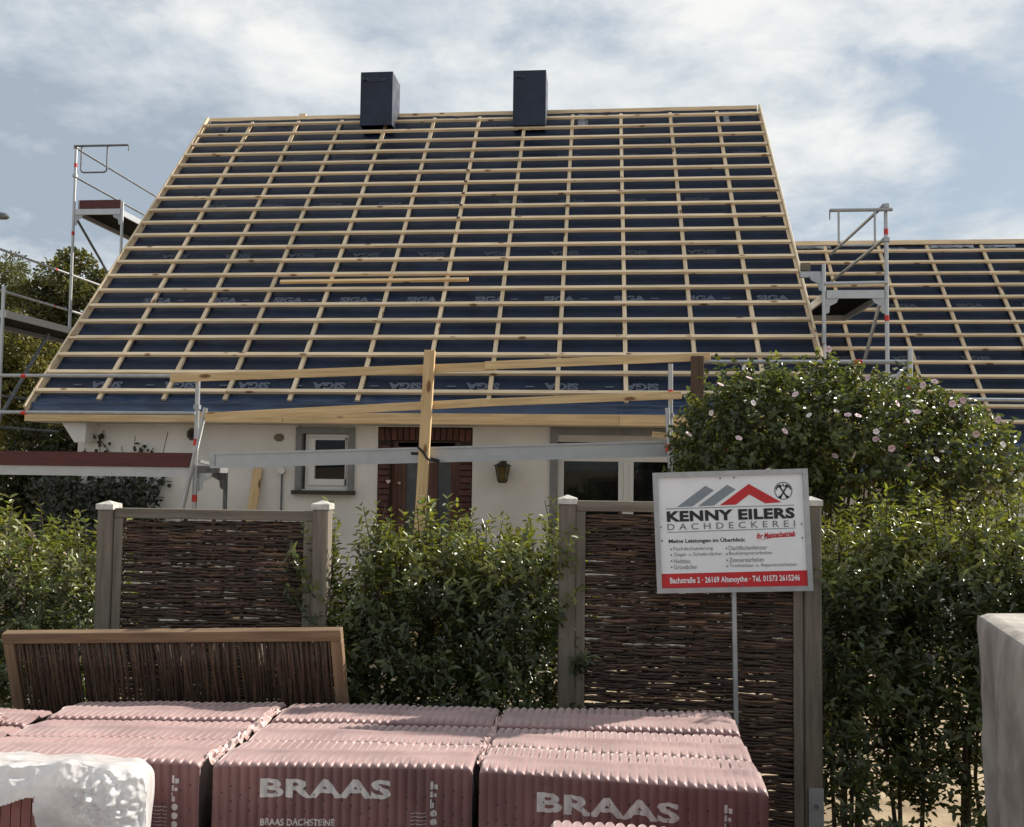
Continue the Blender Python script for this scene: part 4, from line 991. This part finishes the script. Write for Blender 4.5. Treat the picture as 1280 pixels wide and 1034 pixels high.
    for pr_ in prints:
        kind, a0, zc, w_, h_ = pr_[:5]
        if kind == 'icons':
            y_ = zc
            for (sh_, ww, hh_) in (('r', .028, .030), ('r', .024, .022), ('r', .014, .034), ('c', .026, .026), ('c', .026, .026), ('c', .026, .026)):
                bb = MB()
                if sh_ == 'r': bb.add([(-.5,-.5,0),(-.1,-.5,0),(-.1,.5,0),(-.5,.5,0)], [(0,1,2,3)]).add([(.02,-.5,0),(.5,-.5,0),(.5,.1,0),(.02,.1,0)], [(0,1,2,3)])
                else: bb.add([(.5*math.cos(2*math.pi*k/14), .5*math.sin(2*math.pi*k/14), 0) for k in range(14)], [tuple(range(14))])
                conform('pictogram', bb.mesh('pictogram'), a0, y_-hh_/2, ww, hh_); y_ -= hh_+.007
            for k in range(6):
                bb = MB(); bb.add([(-.5,-.5,0),(.5,-.5,0),(.5,.5,0),(-.5,.5,0)], [(0,1,2,3)])
                conform('table_rule', bb.mesh('rule'), a0-.075, zc-.12-.014*k, .06, .0022)
        else:
            conform('lettering', text_mesh(kind, pr_[5], pr_[6] if len(pr_) > 6 else 1.0), a0, zc, w_, h_)
    # punched holes in the film
    dots = MB()
    for k in range(0, nr, 1):
        for j in range(3):
            a = (k+.04)*wdt/nr; z = zt-.09-.045*j-(.022 if k % 2 else 0)+random.uniform(-.006, .006)
            if z < .3 or random.random() < .35: continue
            q = Vector(front(a, z)); dots.path([q-ndir*.003, q+ndir*.0004], .0034, 6)
    if dots.v: o = dots.build('film_holes', G['rubber'], f); o['kind'] = 'stuff'
    return t
ZP = .89
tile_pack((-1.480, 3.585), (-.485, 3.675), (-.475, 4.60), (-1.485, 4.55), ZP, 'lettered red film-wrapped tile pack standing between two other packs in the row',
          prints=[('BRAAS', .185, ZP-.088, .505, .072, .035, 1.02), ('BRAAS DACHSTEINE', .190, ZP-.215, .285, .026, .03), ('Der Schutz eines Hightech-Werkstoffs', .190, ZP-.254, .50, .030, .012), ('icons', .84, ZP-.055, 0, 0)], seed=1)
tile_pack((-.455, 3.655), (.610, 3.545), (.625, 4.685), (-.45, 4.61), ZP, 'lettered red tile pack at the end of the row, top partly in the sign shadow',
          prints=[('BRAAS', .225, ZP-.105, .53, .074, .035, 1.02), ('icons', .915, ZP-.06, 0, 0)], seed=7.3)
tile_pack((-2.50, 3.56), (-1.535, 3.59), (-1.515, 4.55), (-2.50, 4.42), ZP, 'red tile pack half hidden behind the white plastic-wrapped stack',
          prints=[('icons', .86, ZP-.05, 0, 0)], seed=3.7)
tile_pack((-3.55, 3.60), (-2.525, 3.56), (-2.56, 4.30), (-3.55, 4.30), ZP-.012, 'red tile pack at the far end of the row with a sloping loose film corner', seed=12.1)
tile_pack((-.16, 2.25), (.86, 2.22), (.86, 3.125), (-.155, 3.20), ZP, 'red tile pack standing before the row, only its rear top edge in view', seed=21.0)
def film_tail(parent, a, b2, wid, seed):
    # a crumpled strip of loose film along a pack edge
    a = Vector(a); b2 = Vector(b2); n = 60; m_ = 6; vs_ = []
    sd = (b2-a).cross(Vector((0, 0, 1))).normalized()
    for k in range(n+1):
        q = a.lerp(b2, k/n); w_ = wid*(.55+.6*abs(noise.noise((k*.21, seed, 0))))
        for j in range(m_+1):
            t_ = j/m_-.5; p_ = q+sd*(t_*w_)+Vector((0, 0, .018*(1-4*t_*t_)+.030*noise.noise((k*.33, j*.7, seed))+.016*noise.noise((k*.9, j*1.7, seed))))
            vs_.append(p_+sd*.02*noise.noise((k*.25, 3, seed)))
    B_ = MB(); B_.add(vs_, [(k*(m_+1)+j, k*(m_+1)+j+1, (k+1)*(m_+1)+j+1, (k+1)*(m_+1)+j) for k in range(n) for j in range(m_)])
    B_.build('loose_film', LOOSE, parent)
LOOSE = mat('loose_pink_film', (0.42, 0.26, 0.24), 0.3, scale=12, col2=(0.62, 0.48, 0.45), bump=.6, bscale=30, spec=.6)
PK = [o for o in COL.objects if o.name.startswith('tile_pack')]
film_tail(PK[2], (-1.525, 3.63, ZP-.02), (-1.512, 4.40, ZP-.015), .075, 1.0)
film_tail(PK[0], (-.475, 3.75, ZP-.03), (-.465, 4.45, ZP-.025), .045, 2.0)
film_tail(PK[3], (-2.60, 3.75, ZP-.01), (-2.70, 4.10, ZP-.005), .11, 3.0)
# white stretch-wrapped stack
def white_stack():
    x1 = xat(184, 2.95, 1000); x0 = x1-.98; yf, yb = 2.95, 3.46; zf = zat(957, 2.95, 150); zb_ = zat(943, 3.46, 60)
    t = thing('wrapped_stack', 'tile stack wrapped in crumpled white translucent film, torn open at one side', 'tile pack', ((x0+x1)/2, 3.2, 0), 'film-wrapped packs of roof tiles')
    b = MB()
    for k in range(26):
        xx = x0+.02+(x1-x0-.05)*k/26
        sh_ = (x1*yb/yf-x1)*.9; X_ = xx+.033
        b.add([(xx, yf+.06, .14), (X_, yf+.06, .14), (X_+sh_, yb-.04, .14), (xx+sh_, yb-.04, .14), (xx, yf+.06, zf-.10), (X_, yf+.06, zf-.10), (X_+sh_, yb-.06, zb_-.10), (xx+sh_, yb-.06, zb_-.10)], [(0,3,2,1),(4,5,6,7),(0,1,5,4),(1,2,6,5),(2,3,7,6),(3,0,4,7)])
    b.build('tile_row', mat('red_concrete_tile', (0.19, 0.065, 0.055), .7, scale=8, col2=(0.26, 0.10, 0.085), bump=.2), t)
    for k in range(3):
        y_ = yf+.06+k*.19; beam('pallet_board', (x0+.01, y_, .07), (x1-.02, y_, .07), .09, .135, G['pallet'], t)
    XB = x1*yb/yf+.03
    def soften(q):                        # round the box edges the way slack film does
        ty = (q.y-yf)/(yb-yf); top = zf+(zb_-zf)*ty; xr = x1+(XB-x1)*ty; rd = .075
        c_ = Vector((min(q.x, xr-rd), min(max(q.y, yf+rd), yb-rd), min(q.z, top-rd))); v = q-c_
        return c_+v*(rd/v.length) if v.length > rd else q.copy()
    def crum(q):
        nv_ = noise.noise_vector
        v = soften(q)-q+nv_(Vector((q.x*3.2, q.y*3, q.z*2.0)))*.020+nv_(Vector((q.x*8+q.z*3, q.y*8, q.z*6)))*.012
        w_ = q+nv_(q*4)*.08
        for fq, am in ((5.5, .020), (12, .011), (27, .005)):
            v += Vector((.25, -1, .45))*am*(.6-2.0*abs(noise.noise(w_*fq+Vector((fq, 0, 0)))))
        g_ = math.exp(-(((q.x-(x1-.16))/.10)**2+((q.z-(zf-.11))/.065)**2)) if q.y < yf+.001 else 0      # a bunched knot of film
        return v+Vector((0, -1, .2))*g_*(.02+.09*abs(noise.noise(q*22))+.05*abs(noise.noise(q*48)))
    B = MB()
    def grid(o, du, dv, nu, nv, nrm, hole=None):
        n0 = len(B.v); vs_ = []
        for v in range(nv+1):
            for u in range(nu+1):
                q = o+du*(u/nu)+dv*(v/nv); vs_.append(q+crum(q))
        fs = []
        for v in range(nv):
            for u in range(nu):
                c_ = o+du*((u+.5)/nu)+dv*((v+.5)/nv)
                if hole and hole(c_): continue
                fs.append((v*(nu+1)+u, v*(nu+1)+u+1, (v+1)*(nu+1)+u+1, (v+1)*(nu+1)+u))
        B.add(vs_, fs)
    V = Vector
    def grid2(p0, p1, za, zb2, nu, nv, nrm):
        vs_ = []
        for v in range(nv+1):
            for u in range(nu+1):
                q = p0.lerp(p1, u/nu); q.z = .12+((za*(1-u/nu)+zb2*u/nu)-.12)*v/nv
                vs_.append(q+crum(q))
        B.add(vs_, [(v*(nu+1)+u, v*(nu+1)+u+1, (v+1)*(nu+1)+u+1, (v+1)*(nu+1)+u) for v in range(nv) for u in range(nu)])
    tx = xat(44, 2.95, 1000); tz = zat(997, 2.95, 20)
    hole = lambda c_: c_.x < tx+.03*noise.noise(c_*7) and c_.z < tz-.22*(tx-c_.x)+.03*noise.noise(c_*8) and c_.z > .55
    grid(V((x0, yf, .12)), V((x1-x0, 0, 0)), V((0, 0, zf-.12)), 330, 250, V((0, -1, 0)), hole)
    X1, X0 = x1*yb/yf+.03, x0*yb/yf
    grid2(V((x1, yf, .12)), V((X1, yb, .12)), zf, zb_, 40, 60, V((1, 0, 0)))
    grid(V((x0, yf, zf)), V((x1-x0, 0, 0)), V((X1-x1, yb-yf, zb_-zf)), 120, 60, V((0, 0, 1)))
    sh = X1-x1
    grid2(V((x0+sh, yb, .12)), V((x0, yf, .12)), zb_, zf, 20, 20, V((-1, 0, 0)))
    grid(V((X1, yb, .12)), V((x0-x1, 0, 0)), V((0, 0, zb_-.12)), 20, 20, V((0, 1, 0)))
    B.build('film', G['white_film'], t, smooth=True)
white_stack()

# ------------------------------------------------------------------ load under a tarpaulin
def tarp_load():
    A = Vector((1.60, 4.22, 1.452)); Bq = Vector((1.36, 2.6, 1.44)); C = Vector((3.6, 4.45, 1.47)); Dq = Vector((3.4, 2.5, 1.46))
    t = thing('covered_load', 'box-shaped load under a pale grey dirty tarpaulin beside the hedge', 'tarpaulin', (2.4, 3.4, 0))
    b = MB()
    def grid(f, nu, nv):
        vs_ = [f(u/nu, v/nv) for v in range(nv+1) for u in range(nu+1)]
        b.add(vs_, [(v*(nu+1)+u, v*(nu+1)+u+1, (v+1)*(nu+1)+u+1, (v+1)*(nu+1)+u) for v in range(nv) for u in range(nu)])
    def top(u, v):
        q = (A*(1-u)+C*u)*(1-v)+(Bq*(1-u)+Dq*u)*v; e = min(1, min(u, v, 1-u, 1-v)*6)
        edge = min(u, v, 1-u, 1-v); q = q+Vector((0, 0, -.02*max(0, 1-edge/.02)**2 + e*(.012*noise.noise(q*2.5)-.02+.006*(1-2*abs(noise.noise(q*7))))))
        return q
    grid(top, 60, 60)
    def wall(P, Q, out, dropP, bottom, ph):
        def f(u, v):
            q = P*(1-u)+Q*u; z = q.z*(1-v)+bottom*v-.02*(v == 0)
            hang = v*(.05*math.sin(u*23+ph+1.2*math.sin(u*9))+.03*noise.noise((u*9, v*2, ph)))-.05*v*v
            e = math.exp(-((u)/.05)**2)+math.exp(-((1-u)/.05)**2)
            hang += v**.3*(.010*(1-2*abs(noise.noise((u*16+v*5, v*5, ph))))+.004*noise.noise((u*50, v*22, ph)))*min(1, v*8)
            bul = .012*math.sin(min(1, v*12)*math.pi/2)
            s = bul+hang*(1-e)-.09*v*e
            return Vector((q.x, q.y, z))+out*s+Vector((0, 0, .05*noise.noise((u*7, ph, v))*v))
        return f
    grid(wall(A, Bq, Vector((-1, .12, 0)).normalized(), 0, .42, 0.4), 170, 90)
    grid(wall(C, A, Vector((0, 1, 0)), 0, .42, 2.0), 90, 40)
    grid(wall(Bq, Dq, Vector((0, -1, 0)), 0, .42, 3.1), 90, 40)
    grid(wall(Dq, C, Vector((1, 0, 0)), 0, .42, 4.4), 60, 40)
    b.build('tarpaulin', G['tarp'], t, smooth=True)
    s = MB(); s.bar(at(1197, 752, 4.16), at(1203, 800, 4.16), .004, .004); 
    fr = MB(); fr.box((1.72, 2.72, .30), (3.3, 4.10, .42)); fr.build('base_frame', G['darksteel'], t)
    for (x, y) in ((1.80, 2.85), (1.80, 3.98), (3.2, 2.85), (3.2, 3.98)):
        l = MB(); l.box((x-.06, y-.06, 0), (x+.06, y+.06, .30)); l.build('leg', G['darksteel'], t)
    sk = MB(); sk.box((1.70, 2.74, .43), (3.3, 4.06, 1.38)); sk.build('crate', G['pallet'], t)
tarp_load()

# ------------------------------------------------------------------ vegetation
def unit(a): return a/(np.linalg.norm(a, axis=1, keepdims=True)+1e-9)
def greens(n, lo=.55, hi=1.35, yellow=.25):
    b = RNG.uniform(lo, hi, n); y = RNG.uniform(0, yellow, n)
    return np.stack([b*(1+y*1.2), b*(1+y*.35), b*(1-y*.4)], 1)
def twig_leaves(starts, dirs, lens, leaf_l, leaf_w, gap, spread=.85, jit=.25):
    """leaves set alternately in pairs along twigs"""
    P, D, N_ = [], [], []
    for s, d, l in zip(starts, dirs, lens):
        n = max(2, int(l/gap)); d = d/np.linalg.norm(d)
        a = np.cross(d, RNG.normal(size=3)); a /= np.linalg.norm(a)+1e-9; bb = np.cross(d, a)
        k = np.arange(n); tt = (k+.6)/n; ang = k*2.4+RNG.uniform(0, 6)
        o = np.cos(ang)[:, None]*a+np.sin(ang)[:, None]*bb
        bend = np.stack([tt*tt*RNG.uniform(-.05, .05), tt*tt*RNG.uniform(-.05, .05), np.zeros(n)], 1)
        p_ = s+d*(tt*l)[:, None]+bend
        for sgn in (1, -1):
            P.append(p_); dd = d*(1-spread*(1-.55*tt[:, None]))+sgn*o*spread+RNG.normal(size=(n, 3))*jit
            D.append(dd); N_.append(d+RNG.normal(size=(n, 3))*.35+np.array([0, 0, .3]))
    P = np.concatenate(P); D = np.concatenate(D); N_ = np.concatenate(N_); n = len(P)
    return P, D, N_, RNG.uniform(.7, 1.2, n)*leaf_l, RNG.uniform(.8, 1.2, n)*leaf_w
def hedge(name, label, x0, x1, y0, y1, topf, ntw, leaf=(.054, .021), zlow=.12, cat='shrub', group=None, thin=.0, shoots=14, m='laurel'):
    t = thing(name, label, cat, ((x0+x1)/2, (y0+y1)/2, 0), group)
    st = MB(); ns_ = max(5, int((x1-x0)*16))
    for k in range(ns_):
        x = RNG.uniform(x0+.08, x1-.08); y = RNG.uniform(y0+.1, y1-.1); h = topf(x)*RNG.uniform(.7, .98)
        pts = [(x+RNG.normal()*.02*j, y+RNG.normal()*.02*j, h*j/5) for j in range(6)]
        st.path(pts, [.013-.0018*j for j in range(6)], 5)
    S_, D_, L_ = [], [], []
    while len(S_) < ntw:
        x = RNG.uniform(x0, x1); y = RNG.uniform(y0, y1); h = topf(x)
        ex_ = (x-(x0+x1)/2)/((x1-x0)/2); ey = (y-(y0+y1)/2)/((y1-y0)/2)
        if abs(ex_)**3+abs(ey)**3 > 1: continue
        z = zlow+(h-zlow-.18)*RNG.uniform(0, 1)**.85
        if z < zlow+.75*thin and RNG.random() < .74*thin: continue
        shell = max(abs(ey), abs(ex_), (z/h))
        if RNG.random() > .35+.65*shell: continue
        S_.append((x, y, z)); D_.append((ex_*.5+RNG.normal()*.3, ey*.9+RNG.normal()*.3, .55+RNG.uniform(0, .6))); L_.append(RNG.uniform(.12, .30))
    for k in range(shoots):
        x = RNG.uniform(x0+.04, x1-.04); y = RNG.uniform(y0+.05, y1-.05); h = topf(x)
        l = RNG.uniform(.16, .42); d_ = np.array([RNG.normal()*.10, RNG.normal()*.10, 1.0])
        S_.append((x, y, h-.22)); D_.append(d_); L_.append(l)
        q = np.array([x, y, h-.24]); st.path([q, q+d_*l*.5, q+d_*l], [.005, .004, .002], 5)
    st.build('stems', G['stem'], t)
    P, D, N_, Ln, Wd = twig_leaves(np.array(S_), np.array(D_), np.array(L_), leaf[0], leaf[1], .030)
    tint = greens(len(P), .5, 1.45, .45)
    new = P[:, 2] > np.array([topf(x) for x in P[:, 0]])-.30
    tint[new] *= np.array([1.9, 1.7, 1.25])
    o = link('foliage', leaf_mesh('foliage', P, D, N_, Ln, Wd, tint), G[m], t); o['kind'] = 'stuff'
    return t
YH = 5.42
hx = lambda px: xat(px, YH, 700)
hz_ = lambda py, px=640: zat(py, YH, px)
def profile(pts):
    xs_ = [hx(a) for a, b in pts]; zs_ = [hz_(b, a) for a, b in pts]
    return lambda x: float(np.interp(x, xs_, zs_))
gH = 'laurel hedge shrubs'
hedge('laurel_shrub', 'dense laurel shrub beside the narrow wicker panel, under the maroon toe board', hx(-110), hx(132), YH-.30, YH+.45, profile([(-110, 650), (0, 655), (45, 650), (75, 690), (105, 672), (132, 690)]), 1000, group=gH, shoots=30)
hedge('laurel_shrub', 'slim upright laurel shrub climbing round the pale-capped fence post', hx(392), hx(452), YH-.26, YH+.15, profile([(390, 668), (412, 660), (430, 735), (455, 770)]), 300, group=gH, shoots=10)
hedge('laurel_shrub', 'tall laurel shrub with long shoots growing before the front door', hx(445), hx(590), YH-.28, YH+.40, profile([(440, 760), (462, 690), (480, 655), (500, 668), (530, 662), (560, 655), (590, 665)]), 800, group=gH, shoots=30)
hedge('laurel_shrub', 'dense laurel shrub pressed against the wide wicker panel post', hx(575), hx(722), YH-.28, YH+.40, profile([(575, 662), (600, 690), (625, 672), (650, 655), (672, 690), (690, 655), (705, 655), (722, 700)]), 850, group=gH, shoots=24)
hedge('laurel_shrub', 'laurel shrub with gaps near the ground beside the anchored fence post', hx(1018), hx(1150), YH-.15, YH+.45, profile([(1015, 680), (1040, 655), (1070, 670), (1095, 655), (1150, 640)]), 780, group=gH, thin=.22, shoots=16, zlow=.10)
hedge('laurel_shrub', 'broad glossy laurel shrub behind the tarpaulin-covered load', hx(1130), hx(1400), YH-.15, YH+.50, profile([(1130, 655), (1150, 640), (1200, 650), (1250, 648), (1400, 650)]), 1450, group=gH, thin=.22, shoots=34, zlow=.10)

def hibiscus():
    Y = 7.6; c0 = at(1040, 560, Y)
    t = thing('hibiscus_bush', 'large rounded hibiscus bush with pale pink blossoms in front of the scaffold', 'bush', (c0.x, Y, 0))
    lobes = [(940, 575, .52, .6, .62), (1085, 575, .75, .7, .62), (1180, 590, .50, .6, .48), (1005, 548, .55, .55, .52), (895, 578, .28, .42, .42)]
    st = MB()
    for k in range(26):
        l = lobes[k % 5]; c_ = at(l[0], l[1], Y); x = c0.x+RNG.normal()*.12; y = Y+RNG.normal()*.12
        e = c_+Vector((RNG.normal()*l[2]*.5, RNG.normal()*l[3]*.5, RNG.uniform(-.1, l[4]*.8)))
        mid = Vector((x*.6+e.x*.4, y*.6+e.y*.4, e.z*.5)); st.path([(x, y, 0), mid, e], [.024, .016, .005], 6)
    st.build('trunk', G['stem'], t)
    S_, D_, L_ = [], [], []
    for (px, py, rx, ry, rz) in lobes:
        c_ = at(px, py, Y); nt_ = int(1900*rx*rz)
        for k in range(nt_):
            d_ = RNG.normal(size=3); d_ /= np.linalg.norm(d_); r_ = RNG.uniform(.55, 1.0)**.6*(1+.16*noise.noise((px*.1+d_[0]*2.2, d_[1]*2.2, d_[2]*2.2)))
            q = np.array(c_)+d_*np.array([rx, ry, rz])*r_
            S_.append(q); D_.append(d_*.8+np.array([0, 0, .55])+RNG.normal(size=3)*.3); L_.append(RNG.uniform(.08, .22))
    for (px, py) in ((918, 470), (962, 462), (1028, 455), (885, 480), (1185, 515), (1245, 575), (1220, 525), (1160, 500), (1025, 475), (905, 462)):
        q = np.array(at(px, py+22, Y)); S_.append(q); D_.append(np.array([RNG.normal()*.15, RNG.normal()*.1, 1])); L_.append(.26)
    P, D, N_, Ln, Wd = twig_leaves(np.array(S_), np.array(D_), np.array(L_), .052, .032, .032, jit=.4)
    o = link('foliage', leaf_mesh('foliage', P, D, N_, Ln, Wd, greens(len(P), .5, 1.5, .5), fold=.3), G['hib'], t); o['kind'] = 'stuff'
    # blossoms
    def bloom_mesh(r_):
        b = MB()
        for k in range(5):
            a = 2*math.pi*k/5
            def q(rr, da, z): return (rr*math.cos(a+da), rr*math.sin(a+da), z)
            b.add([(0, 0, 0), q(r_*.62, -.85, r_*.35), q(r_, -.5, r_*.45), q(r_*1.06, 0, r_*.4), q(r_, .5, r_*.5), q(r_*.62, .8, r_*.42)], [(0, 1, 2, 3, 4, 5)])
        b.path([(0, 0, 0), (0, 0, r_*.6)], [r_*.08, r_*.05], 5); return b.mesh('blossom')
    ms = [bloom_mesh(.026), bloom_mesh(.022)]; ms[0].materials.append(G['petal']); ms[1].materials.append(G['petal_w'])
    spots = [(931, 460), (936, 474), (900, 482), (888, 516), (860, 544), (923, 549), (941, 504), (995, 494), (1035, 437), (1045, 515), (1060, 520), (1072, 521), (1030, 475), (1086, 473), (1120, 505), (1133, 527), (1146, 516), (1135, 580), (1176, 565), (1220, 542), (1249, 525), (1253, 556), (1205, 500), (1043, 571), (1066, 569), (1095, 550), (1114, 560), (1170, 575), (1168, 478), (1190, 505), (1012, 520), (980, 540), (960, 590), (1095, 540), (1155, 482)]
    for k, (px, py) in enumerate(spots):
        c_ = at(px, py, Y-RNG.uniform(.55, .78)*(.6 if py < 480 else 1)); nd = Vector((RNG.normal()*.9, -1, .4+RNG.normal()*.8)).normalized()
        link('blossom', ms[0 if k % 3 else 1], None, t, Matrix.Translation(c_) @ nd.to_track_quat('Z', 'Y').to_matrix().to_4x4())
hibiscus()

def tree(name, label, px, py_top, py_bot, Y, wpx, n, leaf, group, tone=(1, 1, 1), low=.35):
    k = FOC/Y; c = at(px, (py_top+py_bot)/2, Y); zt_ = zat(py_top, Y, px); rx = wpx/2/k; zb_ = max(.5, zat(py_bot, Y, px))
    t = thing(name, label, 'tree', (c.x, Y, 0), group)
    b = MB(); b.path([(c.x, Y, 0), (c.x+.1, Y, zt_*.3), (c.x, Y+.1, zt_*.62), (c.x+.1, Y, zt_*.85)], [.22, .17, .11, .03], 8)
    cz = (zt_+zb_)/2; rz = (zt_-zb_)/2; clumps = []
    for j in range(80):
        d_ = RNG.normal(size=3); d_ /= np.linalg.norm(d_); r_ = RNG.uniform(.2, .95)**.8
        q = np.array([c.x, Y, cz])+d_*np.array([rx, rx*.8, rz])*r_; clumps.append((q, RNG.uniform(.14, .27)*min(rx, rz)))
        if j % 2 == 0: b.path([(c.x, Y, max(zt_*.25, q[2]*.62)), ((c.x+q[0])/2, (Y+q[1])/2, q[2]*.85), tuple(q)], [.06, .035, .012], 5)
    b.build('trunk', G['bark'], t)
    P = []; D = []
    for q, r_ in clumps:
        m_ = n//len(clumps); d_ = unit(RNG.normal(size=(m_, 3))); rr = RNG.uniform(.3, 1.08, (m_, 1))**.5*r_
        P.append(q+d_*rr*np.array([1.15, 1.15, .85])); D.append(d_+RNG.normal(size=(m_, 3))*.7+np.array([0, 0, -.1]))
    P = np.concatenate(P); D = np.concatenate(D); nn = len(P)
    tint = greens(nn, .5, 1.4, .4)*np.array(tone)
    o = link('crown', leaf_mesh('crown', P, D, RNG.normal(size=(nn, 3))*.6+np.array([0, 0, .8]), RNG.uniform(.7, 1.3, nn)*leaf, RNG.uniform(.7, 1.2, nn)*leaf*.55, tint), G['tree'], t); o['kind'] = 'stuff'
gT = 'trees behind the left gable'
tree('garden_tree', 'tall bushy tree behind the scaffold with the high deck', 86, 288, 520, 21, 150, 26000, .105, gT)
tree('garden_tree', 'silvery grey-green tree under the street lamp head', 2, 316, 560, 24, 165, 26000, .09, gT, (.95, 1.0, 1.25))
tree('garden_tree', 'low yellow-green tree seen below the lowest deck of the gable scaffold', 35, 395, 590, 18.5, 140, 20000, .085, gT, (1.25, 1.15, .85))
tree('garden_tree', 'dark evergreen against the house corner beside the climbing plant', 60, 520, 690, 14.2, 150, 9000, .09, gT, (.45, .5, .5))
# ivy trained on the wall
def ivy():
    t = thing('climbing_plant', 'dark climbing plant spreading over the white wall near the round vent', 'climber', (at(150, 600, YW-.05).x, YW-.05, 0))
    P, D = [], []; st = MB()
    base = at(150, 640, YW-.04)
    for tips in ([(112, 588), (106, 560)], [(128, 585), (124, 556), (130, 538)], [(155, 585), (152, 558)], [(170, 590), (192, 560)], [(190, 600), (215, 602)], [(200, 612), (212, 585)], [(175, 620), (205, 622)], [(130, 610), (112, 612)], [(150, 590), (140, 570), (128, 553)], [(185, 590), (170, 570), (180, 556)]):
        pts = [base]+[at(a, b, YW-.03) for a, b in tips]
        st.path([Vector((base.x, YW-.04, 0))]+pts, .005, 4)
        for a, b in zip(pts, pts[1:]):
            for k in range(7):
                q = a.lerp(b, RNG.uniform(.1, 1)); P.append(np.array(q)+np.array([RNG.normal()*.035, -abs(RNG.normal())*.04, RNG.normal()*.035])); D.append((RNG.normal(), -.3, RNG.normal()-.3))
    for k in range(2200):
        q = at(RNG.uniform(60, 205)-RNG.uniform(0, 25), RNG.uniform(596, 690), YW-.06-abs(RNG.normal())*.12); P.append(np.array(q)); D.append((RNG.normal(), -.5, RNG.normal()-.3))
    st.build('stems', G['stem'], t)
    P = np.array(P); D = np.array(D); n = len(P)
    o = link('foliage', leaf_mesh('foliage', P, D, np.array([[0, -1, .3]]*n)+RNG.normal(size=(n, 3))*.4, RNG.uniform(.04, .08, n), RNG.uniform(.03, .06, n), greens(n, .5, 1.2, .2)), G['ivy'], t); o['kind'] = 'stuff'
ivy()
